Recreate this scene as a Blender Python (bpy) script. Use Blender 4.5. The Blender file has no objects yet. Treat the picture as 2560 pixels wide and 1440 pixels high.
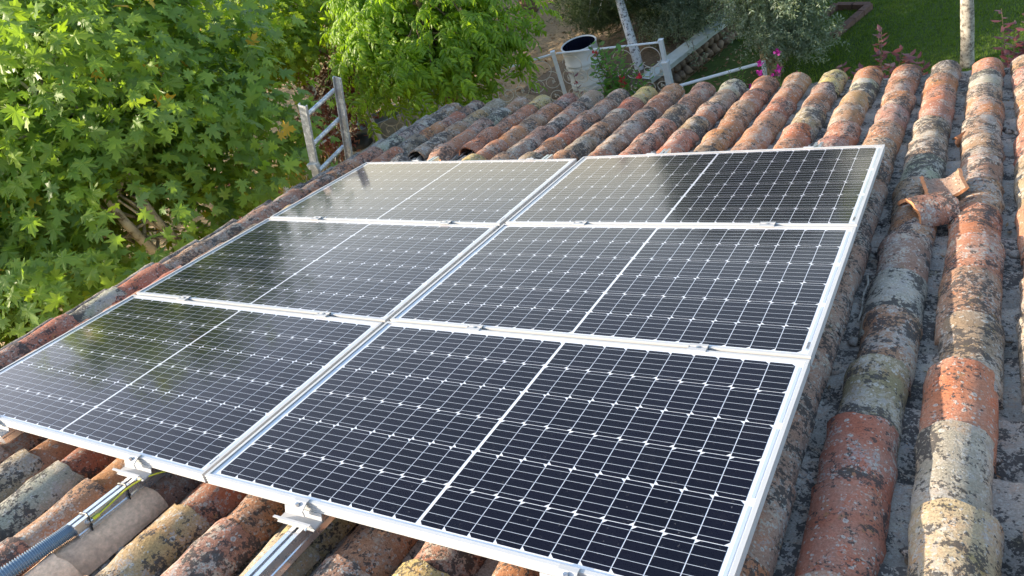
import bpy, math, random
import numpy as np
from mathutils import Vector, Matrix, noise as mnoise
rnd = random.Random(7)
nr = np.random.RandomState(11)
R = math.radians
C = bpy.context.scene.collection

# ---------------------------------------------------------------- camera, world, sun, exposure
PITCH = R(14)
sP, cP = math.sin(PITCH), math.cos(PITCH)
PM = Matrix(((1, 0, 0), (0, cP, sP), (0, -sP, cP)))          # roof-plane axes -> world
CR = np.array([[0.8589069, 0.4713651, -0.20023457], [0.0487415, -0.46444603, -0.88425909], [-0.50980703, 0.7497365, -0.42189095]])
CC = np.array([3.83588236, -1.16161467, 1.40599263])
PMn = np.array(PM)
cam_w = PMn @ CC
rw, dw, fw = (PMn @ CR[0]), (PMn @ CR[1]), (PMn @ CR[2])
cd = bpy.data.cameras.new('camera')
cam = bpy.data.objects.new('camera', cd); C.objects.link(cam)
cam.matrix_world = Matrix(((rw[0], -dw[0], -fw[0], cam_w[0]), (rw[1], -dw[1], -fw[1], cam_w[1]), (rw[2], -dw[2], -fw[2], cam_w[2]), (0, 0, 0, 1)))
cd.sensor_width = 36; cd.lens = 36 * 1957.95 / 2560
cd.clip_start = 0.05; cd.clip_end = 2000
bpy.context.scene.camera = cam

sun_dir = Vector((-.80, -.43, .415)).normalized()
elev = math.asin(sun_dir.z); azim = math.atan2(sun_dir.x, sun_dir.y)
W = bpy.data.worlds.new('World'); bpy.context.scene.world = W; W.use_nodes = True
nt = W.node_tree; nt.nodes.clear()
sky = nt.nodes.new('ShaderNodeTexSky'); sky.sky_type = 'NISHITA'; sky.sun_disc = False
sky.sun_elevation = elev; sky.sun_rotation = azim % (2 * math.pi)
sky.air_density = 1.2; sky.dust_density = 2.0; sky.ozone_density = 1.0
bg = nt.nodes.new('ShaderNodeBackground'); bg.inputs[1].default_value = 0.15
wo = nt.nodes.new('ShaderNodeOutputWorld')
nt.links.new(sky.outputs[0], bg.inputs[0]); nt.links.new(bg.outputs[0], wo.inputs[0])
sd = bpy.data.lights.new('sun', 'SUN'); sd.energy = 4.3; sd.angle = R(0.6); sd.color = (1, .86, .68)
sun = bpy.data.objects.new('sun', sd); C.objects.link(sun)
sun.rotation_euler = (-sun_dir).to_track_quat('-Z', 'Y').to_euler()
sc = bpy.context.scene
sc.view_settings.view_transform = 'Standard'; sc.view_settings.look = 'None'
sc.view_settings.exposure = 1.35; sc.view_settings.gamma = 1; sc.view_settings.use_curve_mapping = False
sc.cycles.max_bounces = 8; sc.cycles.transparent_max_bounces = 12; sc.cycles.caustics_reflective = False; sc.cycles.caustics_refractive = False

# ---------------------------------------------------------------- helpers
class MB:
    """mesh accumulator"""
    def __init__(s): s.v = []; s.f = []
    def quadgrid(s, P, nu, nv, flip=False, closeu=False):
        b = len(s.v); s.v += P
        for j in range(nv - 1):
            for i in range(nu if closeu else nu - 1):
                a = b + j * nu + i; c = b + j * nu + (i + 1) % nu
                q = (a, c, c + nu, a + nu)
                s.f.append(q[::-1] if flip else q)
    def box(s, c, d, M=None):
        b = len(s.v)
        for z in (-.5, .5):
            for y in (-.5, .5):
                for x in (-.5, .5):
                    p = Vector((c[0] + x * d[0], c[1] + y * d[1], c[2] + z * d[2]))
                    s.v.append(tuple(M @ p) if M is not None else tuple(p))
        for q in ((0, 2, 3, 1), (4, 5, 7, 6), (0, 1, 5, 4), (2, 6, 7, 3), (0, 4, 6, 2), (1, 3, 7, 5)):
            s.f.append(tuple(b + k for k in q))
    def tube(s, pts, rad, n=8, cap=True):
        pts = [Vector(p) for p in pts]
        if not hasattr(rad, '__len__'): rad = [rad] * len(pts)
        b = len(s.v); up = None
        for i, p in enumerate(pts):
            t = (pts[min(i + 1, len(pts) - 1)] - pts[max(i - 1, 0)])
            if t.length < 1e-9: t = Vector((0, 0, 1))
            t.normalize()
            if up is None: up = Vector((0, 0, 1)) if abs(t.z) < .9 else Vector((1, 0, 0))
            a = t.cross(up)
            if a.length < 1e-4: a = t.cross(Vector((1, 0.3, 0)))
            a.normalize(); c = a.cross(t).normalized(); up = c
            for k in range(n):
                g = 2 * math.pi * k / n
                s.v.append(tuple(p + rad[i] * (math.cos(g) * a + math.sin(g) * c)))
        for i in range(len(pts) - 1):
            for k in range(n):
                a0 = b + i * n + k; a1 = b + i * n + (k + 1) % n
                s.f.append((a0, a1, a1 + n, a0 + n))
        if cap:
            s.f.append(tuple(b + k for k in range(n))[::-1]); e = b + (len(pts) - 1) * n
            s.f.append(tuple(e + k for k in range(n)))
    def extrude(s, prof, a, b, M=None):
        """closed 2-D profile (list of (u,w)) swept; a,b: functions mapping (u,w)->Vector at each end"""
        k = len(prof); o = len(s.v)
        for fn in (a, b):
            for u, w in prof:
                p = Vector(fn(u, w)); s.v.append(tuple(M @ p) if M is not None else tuple(p))
        for i in range(k):
            j = (i + 1) % k; s.f.append((o + i, o + j, o + k + j, o + k + i))
        s.f.append(tuple(o + i for i in range(k))[::-1]); s.f.append(tuple(o + k + i for i in range(k)))
    def lathe(s, prof, n=20, c=(0, 0, 0)):
        P = []
        for r, z in prof:
            for k in range(n):
                g = 2 * math.pi * k / n; P.append((c[0] + r * math.cos(g), c[1] + r * math.sin(g), c[2] + z))
        s.quadgrid(P, n, len(prof), closeu=True)
    def mesh(s, name, mat=None, smooth=False):
        me = bpy.data.meshes.new(name); me.from_pydata(s.v, [], s.f)
        if mat: me.materials.append(mat)
        if smooth: me.polygons.foreach_set('use_smooth', [True] * len(me.polygons))
        me.update(); return me
    def build(s, name, mat=None, parent=None, smooth=False, **kw):
        return link(name, s.mesh(name, mat, smooth), parent, **kw)

def link(name, me, parent=None, label=None, cat=None, group=None, kind=None, mw=None):
    o = bpy.data.objects.new(name, me); C.objects.link(o)
    if parent: o.parent = parent
    if mw is not None: o.matrix_local = mw
    tag(o, label, cat, group, kind); return o
def tag(o, label=None, cat=None, group=None, kind=None):
    if label: o['label'] = label
    if cat: o['category'] = cat
    if group: o['group'] = group
    if kind: o['kind'] = kind
def thing(name, label, cat, loc=(0, 0, 0), mw=None, group=None):
    o = bpy.data.objects.new(name, None); C.objects.link(o); o.empty_display_size = .1
    if mw is not None: o.matrix_world = mw
    else: o.location = loc
    tag(o, label, cat, group); return o

def mat(name):
    m = bpy.data.materials.new(name); m.use_nodes = True
    nt = m.node_tree; nt.nodes.clear()
    out = nt.nodes.new('ShaderNodeOutputMaterial')
    return m, nt, out
class NT:
    def __init__(s, nt): s.nt = nt
    def n(s, t, **kw):
        x = s.nt.nodes.new(t)
        for k, v in kw.items():
            if k.startswith('i_'):
                key = k[2:]; key = int(key) if key.isdigit() else key
                x.inputs[key].default_value = v
            else: setattr(x, k, v)
        return x
    def l(s, a, b): s.nt.links.new(a, b)
    def noise(s, vec, scale, detail=4, rough=.6):
        x = s.n('ShaderNodeTexNoise', i_Scale=scale, i_Detail=detail, i_Roughness=rough); s.l(vec, x.inputs['Vector']); return x.outputs[0]
    def ramp(s, f, a, b, ca=(0, 0, 0, 1), cb=(1, 1, 1, 1)):
        x = s.n('ShaderNodeValToRGB'); e = x.color_ramp.elements
        e[0].position = a; e[0].color = ca; e[1].position = b; e[1].color = cb; s.l(f, x.inputs[0]); return x.outputs[0]
    def mix(s, f, a, b, mode='MIX'):
        x = s.n('ShaderNodeMix', data_type='RGBA', blend_type=mode)
        for inp, val in ((x.inputs[0], f), (x.inputs[6], a), (x.inputs[7], b)):
            if isinstance(val, (int, float)): inp.default_value = val
            elif isinstance(val, tuple): inp.default_value = val if len(val) == 4 else val + (1,)
            else: s.l(val, inp)
        return x.outputs[2]
    def math(s, op, a, b=0.0):
        x = s.n('ShaderNodeMath', operation=op)
        for inp, val in ((x.inputs[0], a), (x.inputs[1], b)):
            if isinstance(val, (int, float)): inp.default_value = val
            else: s.l(val, inp)
        return x.outputs[0]

def simple(name, col, rough=.6, metal=0., nscale=0, namp=.15, bump=0, spec=.5, dark=None, dscale=8, dthr=(.5, .7)):
    m, nt_, out = mat(name); g = NT(nt_)
    b = g.n('ShaderNodeBsdfPrincipled', i_Roughness=rough, i_Metallic=metal); b.inputs['Specular IOR Level'].default_value = spec
    tc = g.n('ShaderNodeTexCoord').outputs['Object']
    c = None
    if nscale:
        f = g.noise(tc, nscale)
        lo = tuple(x * (1 - namp) for x in col) + (1,); hi = tuple(min(1, x * (1 + namp)) for x in col) + (1,)
        c = g.ramp(f, .3, .7, lo, hi)
        if dark: c = g.mix(g.ramp(g.noise(tc, dscale, 6, .7), *dthr), c, dark)
        g.l(c, b.inputs['Base Color'])
        if bump:
            bp = g.n('ShaderNodeBump', i_Strength=bump, i_Distance=.004); g.l(f, bp.inputs['Height']); g.l(bp.outputs[0], b.inputs['Normal'])
    else: b.inputs['Base Color'].default_value = tuple(col) + (1,)
    g.l(b.outputs[0], out.inputs[0]); return m

# ---------------------------------------------------------------- materials
def tile_material(name, use_color=True, base=(.3, .3, .29)):
    m, nt_, out = mat(name); g = NT(nt_)
    tc = g.n('ShaderNodeTexCoord'); oi = g.n('ShaderNodeObjectInfo')
    geo = g.n('ShaderNodeNewGeometry')
    seed = g.math('MULTIPLY', oi.outputs['Random'], 57.0)
    cmb = g.n('ShaderNodeCombineXYZ'); g.l(seed, cmb.inputs[0]); g.l(seed, cmb.inputs[1]); cmb.inputs[2].default_value = 3.1
    va = g.n('ShaderNodeVectorMath', operation='ADD'); g.l(tc.outputs['Object'], va.inputs[0]); g.l(cmb.outputs[0], va.inputs[1])
    P = va.outputs[0]
    n1 = g.noise(P, 7, 4, .65)
    if use_color: bc = oi.outputs['Color']; lich = oi.outputs['Alpha']
    else:
        rgb = g.n('ShaderNodeRGB'); rgb.outputs[0].default_value = base + (1,); bc = rgb.outputs[0]; lich = 1.05
    # warm / weathered variation of the clay body
    c = g.mix(g.ramp(n1, .35, .7), bc, g.mix(.55, bc, (.40, .36, .31), 'MIX'))
    c = g.mix(g.ramp(g.noise(P, 14, 3, .6), .5, .72), c, g.mix(1.0, bc, (1.18, .90, .74), 'MULTIPLY'))
    # fine grain
    fine = g.noise(P, 160, 3, .7)
    c = g.mix(g.ramp(fine, .42, .62), g.mix(1.0, c, (.72, .70, .68), 'MULTIPLY'), c)
    # moss tint, ochre
    c = g.mix(g.math('MULTIPLY', g.ramp(g.noise(P, 11, 5, .7), .60, .70), .55), c, (.26, .20, .05))
    # pale crustose lichen: grains + round spots
    dn = g.n('ShaderNodeTexNoise', i_Scale=70.0, i_Detail=2.0); g.l(P, dn.inputs['Vector'])
    dv = g.n('ShaderNodeVectorMath', operation='SCALE', i_Scale=.012); g.l(dn.outputs['Color'], dv.inputs[0])
    pv = g.n('ShaderNodeVectorMath', operation='ADD'); g.l(P, pv.inputs[0]); g.l(dv.outputs[0], pv.inputs[1]); PD = pv.outputs[0]
    w1 = g.math('ADD', g.math('MULTIPLY', g.noise(P, 115, 4, .7), .6), g.math('MULTIPLY', g.noise(P, 46, 3, .7), .4))
    reg = g.ramp(g.noise(P, 7.0, 5, .7), .42, .57)
    lf = g.math('MULTIPLY', reg, lich)
    thr = g.math('SUBTRACT', .625, g.math('MULTIPLY', lf, .16))
    wm = g.ramp(g.math('SUBTRACT', w1, thr), .0, .04)
    pale = g.mix(g.ramp(g.noise(P, 13, 3), .4, .6), (.31, .30, .29), (.44, .40, .32))
    c = g.mix(g.math('MULTIPLY', wm, .72), c, pale)
    sp = None
    for vs, r0, k0 in ((88.0, .36, .80), (41.0, .30, .86)):
        vo = g.n('ShaderNodeTexVoronoi', i_Scale=vs, i_Randomness=1.0); g.l(PD, vo.inputs['Vector'])
        sel = g.n('ShaderNodeSeparateColor'); g.l(vo.outputs['Color'], sel.inputs[0])
        dd = g.math('DIVIDE', vo.outputs['Distance'], g.math('ADD', .45, sel.outputs[1]))
        spot = g.ramp(dd, r0 * .8, r0, (1, 1, 1, 1), (0, 0, 0, 1))
        keep = g.ramp(g.math('ADD', sel.outputs[0], g.math('MULTIPLY', lf, .40)), k0, k0 + .04)
        q = g.math('MULTIPLY', spot, keep)
        c = g.mix(g.math('MULTIPLY', q, .8), c, g.mix(g.ramp(dd, r0 * .25, r0 * .6), (.24, .23, .22), (.46, .44, .39)))
        sp = q if sp is None else g.math('MAXIMUM', sp, q)
    # black lichen
    k1 = g.math('ADD', g.math('MULTIPLY', g.noise(P, 95, 4, .72), .5), g.math('MULTIPLY', g.noise(P, 38, 4, .7), .5))
    kreg = g.ramp(g.noise(P, 5.5, 5, .7), .42, .58)
    kthr = g.math('SUBTRACT', .598, g.math('MULTIPLY', g.math('MULTIPLY', kreg, g.math('ADD', lich, .3)), .112))
    km = g.ramp(g.math('SUBTRACT', k1, kthr), .0, .035)
    c = g.mix(g.math('MULTIPLY', km, .88), c, (.05, .046, .045))
    b = g.n('ShaderNodeBsdfPrincipled', i_Roughness=.88); b.inputs['Specular IOR Level'].default_value = .25
    g.l(c, b.inputs['Base Color'])
    h = g.math('ADD', g.math('ADD', g.math('MULTIPLY', w1, .7), g.math('MULTIPLY', k1, .6)), g.math('ADD', g.math('MULTIPLY', sp, .15), g.math('MULTIPLY', fine, .25)))
    bp = g.n('ShaderNodeBump', i_Strength=.8, i_Distance=.006); g.l(h, bp.inputs['Height']); g.l(bp.outputs[0], b.inputs['Normal'])
    g.l(b.outputs[0], out.inputs[0]); return m
M_tile = tile_material('lichen_clay_tile')
M_clean = simple('clean_new_clay', (.76, .50, .33), .85, nscale=70, namp=.22, bump=.7, dark=(.42, .27, .19, 1), dscale=7, dthr=(.5, .75))
M_break = simple('broken_clay_edge', (.50, .22, .10), .9, nscale=60, namp=.25, bump=.5)
M_mortar = tile_material('weathered_mortar', False, (.43, .39, .34))
M_plaster = simple('house_plaster', (.62, .55, .44), .9, nscale=6, namp=.12, bump=.2)
M_deck = simple('roof_bed', (.20, .16, .13), .95, nscale=14, namp=.3, bump=.4)

def alu(name, col=(.78, .79, .80), rough=.38, metal=.75):
    m, nt_, out = mat(name); g = NT(nt_)
    tc = g.n('ShaderNodeTexCoord').outputs['Object']
    b = g.n('ShaderNodeBsdfPrincipled', i_Metallic=metal)
    g.l(g.mix(g.noise(tc, 9, 4), tuple(x * .92 for x in col) + (1,), tuple(col) + (1,)), b.inputs['Base Color'])
    g.l(g.ramp(g.noise(tc, 30, 3), .2, .8, (rough * .8,) * 3 + (1,), (rough * 1.25,) * 3 + (1,)), b.inputs['Roughness'])
    g.l(b.outputs[0], out.inputs[0]); return m
M_frame = alu('anodised_frame', (.50, .51, .515), .5, .1)
M_alu = alu('mill_aluminium', (.80, .81, .83), .28, .85)
M_clamp = alu('clamp_aluminium', (.47, .48, .49), .5, .15)
M_steel = alu('zinc_bolt', (.55, .55, .56), .3, .9)
M_back = simple('white_backsheet', (.90, .91, .93), .5, nscale=12, namp=.04)
M_ribbon = simple('interconnect_ribbon', (.62, .70, .76), .4, .2)
M_busbar = simple('silver_busbar', (.62, .66, .72), .35, .15)
M_print = simple('dark_print', (.05, .05, .06), .6)

def cell_material():
    m, nt_, out = mat('monocrystalline_cell'); g = NT(nt_)
    tc = g.n('ShaderNodeTexCoord').outputs['Object']; oi = g.n('ShaderNodeObjectInfo')
    b = g.n('ShaderNodeBsdfPrincipled', i_Roughness=.5); b.inputs['Specular IOR Level'].default_value = .05
    base = g.mix(oi.outputs['Random'], (.0025, .004, .012), (.0045, .0055, .016))
    wv = g.n('ShaderNodeTexWave', i_Scale=110.0, i_Distortion=0.0, bands_direction='X'); g.l(tc, wv.inputs[0])
    c = g.mix(g.math('MULTIPLY', wv.outputs[1], .05), base, (.03, .035, .05))
    g.l(c, b.inputs['Base Color']); g.l(b.outputs[0], out.inputs[0]); return m
M_cell = cell_material()

def glass_material():
    m, nt_, out = mat('solar_cover_glass'); g = NT(nt_)
    tc = g.n('ShaderNodeTexCoord').outputs['Object']
    lw = g.n('ShaderNodeLayerWeight', i_Blend=.5)
    fr = g.math('ADD', .04, g.math('MULTIPLY', g.math('POWER', lw.outputs['Facing'], 5.0), .96))   # same from both sides of the thin pane
    gl = g.n('ShaderNodeBsdfGlossy'); gl.inputs['Color'].default_value = (1, .82, .76, 1)
    rr = g.ramp(g.noise(tc, 3.0, 3), .3, .7, (.085,) * 3 + (1,), (.12,) * 3 + (1,)); g.l(rr, gl.inputs['Roughness'])
    tr = g.n('ShaderNodeBsdfTransparent')
    arc = g.math('MULTIPLY', g.math('MAXIMUM', g.math('SUBTRACT', fr, .040), 0.004), 2.15)   # anti-reflection coating: little at steep angles
    mx = g.n('ShaderNodeMixShader'); g.l(arc, mx.inputs[0]); g.l(tr.outputs[0], mx.inputs[1]); g.l(gl.outputs[0], mx.inputs[2])
    # faint dust film, smears and grains
    df = g.n('ShaderNodeBsdfDiffuse'); df.inputs[0].default_value = (.55, .56, .60, 1)
    spk = g.ramp(g.noise(tc, 150, 2, .5), .70, .76)
    sm = g.ramp(g.noise(tc, 2.6, 6, .75), .56, .80)
    dust = g.math('ADD', g.math('ADD', g.math('MULTIPLY', spk, .18), g.math('MULTIPLY', sm, .02)), .003)
    m2 = g.n('ShaderNodeMixShader'); g.l(dust, m2.inputs[0]); g.l(mx.outputs[0], m2.inputs[1]); g.l(df.outputs[0], m2.inputs[2])
    g.l(m2.outputs[0], out.inputs[0]); return m
M_glass = glass_material()

def leaf_material(name, cols, trans=.45, rough=.5, accent=None, athr=.97, spec=.4):
    """cols: list of colours spread over the random range"""
    m, nt_, out = mat(name); g = NT(nt_)
    geo = g.n('ShaderNodeNewGeometry'); oi = g.n('ShaderNodeObjectInfo')
    r = g.math('FRACT', g.math('ADD', geo.outputs['Random Per Island'], g.math('MULTIPLY', oi.outputs['Random'], 7.31)))
    x = g.n('ShaderNodeValToRGB'); cr = x.color_ramp; e = cr.elements
    n = len(cols)
    e[0].position = 0; e[0].color = tuple(cols[0]) + (1,); e[1].position = 1 if not accent else athr - .001; e[1].color = tuple(cols[-1]) + (1,)
    for i in range(1, n - 1):
        q = e.new(i / (n - 1) * .96); q.color = tuple(cols[i]) + (1,)
    if accent: q = e.new(athr); q.color = tuple(accent) + (1,)
    g.l(r, x.inputs[0]); c = x.outputs[0]
    b = g.n('ShaderNodeBsdfPrincipled', i_Roughness=rough); b.inputs['Specular IOR Level'].default_value = spec
    g.l(c, b.inputs['Base Color'])
    t = g.n('ShaderNodeBsdfTranslucent'); g.l(g.mix(1.0, c, (1.9, 1.85, .55), 'MULTIPLY'), t.inputs[0])
    mx = g.n('ShaderNodeMixShader', i_0=trans); g.l(b.outputs[0], mx.inputs[1]); g.l(t.outputs[0], mx.inputs[2])
    g.l(mx.outputs[0], out.inputs[0]); return m
M_plane = leaf_material('plane_leaf', [(.13, .22, .045), (.17, .28, .045), (.12, .21, .06), (.21, .33, .045), (.15, .25, .05), (.29, .41, .05)], .42, .45, (.52, .33, .04), .9955)  # bright last green paints sunlit spots among the leaves
M_planey = leaf_material('sunlit_tint_plane_leaf', [(.17, .26, .025), (.25, .35, .03), (.14, .22, .03), (.33, .43, .04)], .5, .5)  # plane leaf copy with sunlight put into its brighter, yellower colours
M_walnut = leaf_material('walnut_leaf', [(.16, .26, .025), (.22, .35, .03), (.12, .21, .025), (.29, .43, .035)], .5, .42)
M_pine = leaf_material('pine_needle', [(.025, .05, .02), (.04, .07, .025), (.06, .09, .03)], .2, .6)
M_olive = leaf_material('olive_leaf', [(.15, .21, .14), (.22, .28, .20), (.10, .15, .08), (.33, .38, .30)], .25, .45)
M_hedge = leaf_material('hedge_leaf', [(.04, .09, .02), (.07, .14, .03), (.10, .19, .03)], .4, .5)
M_purple = leaf_material('purple_leaf', [(.14, .04, .045), (.22, .08, .08), (.32, .15, .13), (.10, .03, .04)], .35, .35)
M_photinia = leaf_material('red_plum_leaf', [(.16, .06, .08), (.26, .10, .11), (.11, .05, .07), (.36, .09, .08)], .3, .35)
M_rose = leaf_material('rose_leaf', [(.09, .22, .04), (.14, .32, .05), (.07, .17, .04), (.26, .33, .08)], .45, .45)
M_redfl = simple('red_petal', (.60, .03, .05), .5)
M_magenta = simple('magenta_petal', (.55, .03, .33), .5)
M_dry = leaf_material('dry_grass_blade', [(.30, .25, .12), (.22, .20, .08), (.14, .17, .05), (.36, .30, .17)], .3, .7)
M_litter = leaf_material('fallen_leaf', [(.22, .12, .06), (.34, .22, .12), (.12, .07, .04), (.42, .33, .22)], .1, .8)
M_grass = leaf_material('lawn_blade', [(.08, .14, .02), (.12, .20, .025), (.16, .25, .035)], .35, .6)
M_bark_plane = simple('plane_bark', (.52, .47, .37), .85, nscale=6, namp=.3, bump=.4, dark=(.16, .13, .09, 1), dscale=9, dthr=(.5, .6))
M_bark = simple('brown_bark', (.20, .14, .09), .9, nscale=14, namp=.4, bump=.6)
M_bark_olive = simple('olive_bark', (.36, .27, .15), .9, nscale=12, namp=.45, bump=.7, dark=(.07, .05, .03, 1), dscale=14, dthr=(.5, .62))
M_bark_white = simple('whitewashed_bark', (.66, .69, .74), .8, nscale=18, namp=.12, bump=.6, dark=(.08, .08, .10, 1), dscale=26, dthr=(.53, .60))
M_bark_grey = simple('grey_bark', (.40, .37, .31), .85, nscale=14, namp=.35, bump=.9, dark=(.12, .10, .08, 1), dscale=24, dthr=(.48, .62))
M_white = simple('white_paint', (.72, .76, .80), .5, nscale=14, namp=.07, dark=(.25, .27, .3, 1), dscale=30, dthr=(.68, .74))
M_iron = simple('cream_iron', (.60, .56, .50), .5, nscale=20, namp=.12)
M_ladder = simple('spattered_aluminium', (.46, .48, .49), .45, .45, nscale=10, namp=.15, bump=.3, dark=(.74, .75, .76, 1), dscale=22, dthr=(.50, .58))
M_barrel = simple('white_painted_drum', (.70, .73, .74), .5, nscale=5, namp=.06, dark=(.12, .13, .2, 1), dscale=16, dthr=(.70, .75))
M_barrelin = simple('dark_drum_inside', (.012, .015, .03), .15)  # near-black, on the water disc and the inner wall
M_trough = simple('grey_metal_trough', (.30, .32, .32), .55, nscale=8, namp=.15)
M_black = simple('black_plastic', (.015, .015, .016), .45)
M_yellow = simple('yellow_sheath', (.62, .60, .03), .4)
M_conduit = simple('grey_conduit', (.22, .30, .38), .32, .2)
M_brick = simple('border_brick', (.15, .085, .065), .9, nscale=20, namp=.3, bump=.5)
M_coping = simple('white_coping', (.50, .56, .55), .85, nscale=5, namp=.12, bump=.4, dark=(.3, .33, .3, 1), dscale=12, dthr=(.6, .75))
M_stone = simple('wall_stone', (.26, .20, .15), .95, nscale=9, namp=.45, bump=.8)

def ground_material(name, a, b_, c_, s=1.2):
    m, nt_, out = mat(name); g = NT(nt_)
    tc = g.n('ShaderNodeTexCoord').outputs['Object']
    b = g.n('ShaderNodeBsdfPrincipled', i_Roughness=.95)
    n1 = g.noise(tc, s, 6, .65); n2 = g.noise(tc, 22, 6, .75)
    c = g.mix(g.ramp(n1, .38, .62), a, b_); c = g.mix(g.ramp(n2, .45, .65), c, c_)
    g.l(c, b.inputs['Base Color'])
    bp = g.n('ShaderNodeBump', i_Strength=.9, i_Distance=.03); g.l(n2, bp.inputs['Height']); g.l(bp.outputs[0], b.inputs['Normal'])
    g.l(b.outputs[0], out.inputs[0]); return m
M_earth = ground_material('dry_earth', (.42, .30, .17, 1), (.34, .25, .15, 1), (.24, .17, .10, 1))
M_lawn = ground_material('lawn_turf', (.06, .10, .016, 1), (.085, .14, .022, 1), (.045, .075, .013, 1), 3)
M_path = ground_material('garden_soil', (.17, .12, .08, 1), (.10, .075, .05, 1), (.24, .18, .12, 1), 2)

# ---------------------------------------------------------------- ground
ZG = -3.75
def sheet(name, pts, z, m, kind='structure'):
    b = MB(); b.v = [(x, y, z) for x, y in pts]; b.f = [tuple(range(len(pts)))]
    return b.build(name, m, kind=kind)
def rough_ground():
    b = MB(); xs = [-600, -200, -80] + [-40 + i * 1.6 for i in range(40)] + [80, 200, 600]
    ys = [-600, -200, -60] + [-30 + i * 1.6 for i in range(50)] + [90, 200, 600]
    P = []
    for y in ys:
        for x in xs:
            h = 0.0
            d = max(0, math.hypot(x - 2, y - 2) - 16)
            h = min(d, 60) * .02 * mnoise.noise(Vector((x * .03, y * .03, 0)))
            P.append((x, y, ZG + h))
    b.quadgrid(P, len(xs), len(ys)); return b.build('ground', M_earth, smooth=True, kind='structure')
rough_ground()
sheet('lawn', [(-.15, 9.35), (.62, 11.4), (1.2, 14.5), (3, 24), (22, 24), (22, 5.2), (-.1, 5.2)], ZG + .004, M_lawn)
sheet('flower_bed', [(-1.0, 5.2), (7.5, 5.2), (7.5, 8.55), (1.9, 8.9), (-.1, 9.2), (-1.0, 8.7)], ZG + .008, M_path)

# ---------------------------------------------------------------- house and its roof
house = thing('house', 'low plastered house under an old lichen covered clay tile roof', 'house', (0, 0, 0))
wb = MB()
def wall(x0, y0, x1, y1, z1):
    pass
X0, X1 = -.72, 4.95; YN = -1.9
ye = 5.02
for (ax, ay, bx, by) in ((X0, YN, X0, ye), (X1, YN, X1, ye), (X0, ye, X1, ye), (X0, YN, X1, YN)):
    b = MB(); t = .12
    def zt(y): return -(y) * math.tan(PITCH) - .45
    dx, dy = bx - ax, by - ay; L = math.hypot(dx, dy); nx, ny = -dy / L * t, dx / L * t
    cxm, cym = (X0 + X1) / 2, (YN + ye) / 2
    if (cxm - ax) * nx + (cym - ay) * ny < 0: nx, ny = -nx, -ny
    q = [(ax, ay), (bx, by), (bx + nx, by + ny), (ax + nx, ay + ny)]
    b.v = [(x, y, ZG - .05) for x, y in q] + [(x, y, zt(y)) for x, y in q]
    b.f = [(0, 1, 5, 4), (1, 2, 6, 5), (2, 3, 7, 6), (3, 0, 4, 7), (4, 5, 6, 7), (3, 2, 1, 0)]
    b.build('wall', M_plaster, house)

RX = Matrix.Rotation(-PITCH, 4, 'X')
def zoff(x): return 0.0
rb = MB()
prof = [(-.80, zoff(-1.0)), (1.684, 0), (4.93, 0)]
for i in range(2):
    (xa, za), (xb, zb) = prof[i], prof[i + 1]
    o = len(rb.v)
    for y in (-2.0, 5.08):
        rb.v += [(xa, y, za - .262), (xb, y, zb - .262), (xb, y, zb - .40), (xa, y, za - .40)]
    rb.f += [(o, o + 1, o + 5, o + 4), (o + 3, o + 7, o + 6, o + 2), (o, o + 3, o + 2, o + 1), (o + 4, o + 5, o + 6, o + 7)]
    if i == 0: rb.f.append((o, o + 4, o + 7, o + 3))
    else: rb.f.append((o + 1, o + 2, o + 6, o + 5))
roof = rb.build('roof', M_deck, house, mw=RX)

def tile_mesh(seed, L=.43, rn=.078, rf=.105, hn=.076, hf=.090, th=.013, rough=.004, a=88, amin=None, noy=None, nu=13, nv=9, jag0=0., jag1=0., name='roof_tile', mats=None, up=1):
    """barrel tile: y 0 (narrow, upslope) .. L (wide, downslope). up=-1: a channel (trough)"""
    b = MB(); A = R(a); outer = []; inner = []
    for j in range(nv):
        v = j / (nv - 1)
        for i in range(nu):
            u = i / (nu - 1); g = -A + 2 * A * u if amin is None else R(amin) + (A - R(amin)) * u
            y0 = jag0 * mnoise.noise(Vector((u * 6, seed * 3.1, 1))); y1 = L + jag1 * mnoise.noise(Vector((u * 6, seed * 3.1, 9)))
            y = y0 + (y1 - y0) * v
            t = y / L; rr = rn + (rf - rn) * t; hh = hn + (hf - hn) * t
            k = 1 + .025 * math.sin(seed * 1.7 + t * 3) + .02 * math.sin(seed + g * 2)
            wob = rough * mnoise.noise(Vector((u * 4 + seed * 11, t * 4, seed)))*1.6 + rough * .6 * mnoise.noise(Vector((u * 14 + seed * 7, t * 14, seed)))
            for lst, off in ((outer, 0), (inner, -th)):
                w = off + wob
                x = (rr * k + w) * math.sin(g); z = (hh * k + w) * math.cos(g)
                lst.append((x + .004 * math.sin(seed * 5 + t * 2.4), y, z * up))
    fl = up < 0
    b.quadgrid(outer, nu, nv, flip=fl); b.quadgrid(inner, nu, nv, flip=not fl)
    nsm = len(b.f)
    def rim(idx, flip):
        P = [outer[i] for i in idx] + [inner[i] for i in idx]; b.quadgrid(P, len(idx), 2, flip=flip)
    rim(range(nu), not fl); rim(range((nv - 1) * nu, nv * nu), fl); rim(range(0, nv * nu, nu), fl); rim(range(nu - 1, nv * nu, nu), not fl)
    me = b.mesh(name, None)
    for m_ in (mats or [M_tile]): me.materials.append(m_)
    sm = [k < nsm for k in range(len(b.f))]; me.polygons.foreach_set('use_smooth', sm)
    if mats and len(mats) > 1: me.polygons.foreach_set('material_index', [0 if k < nsm else 1 for k in range(len(b.f))])
    me.update(); return me
covers = [tile_mesh(s, rn=.090 + .005 * rnd.random(), rf=.098 + .006 * rnd.random(), hn=.082, hf=.087, th=.012, rough=.006, jag0=.01, jag1=.014) for s in range(12)]
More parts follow.
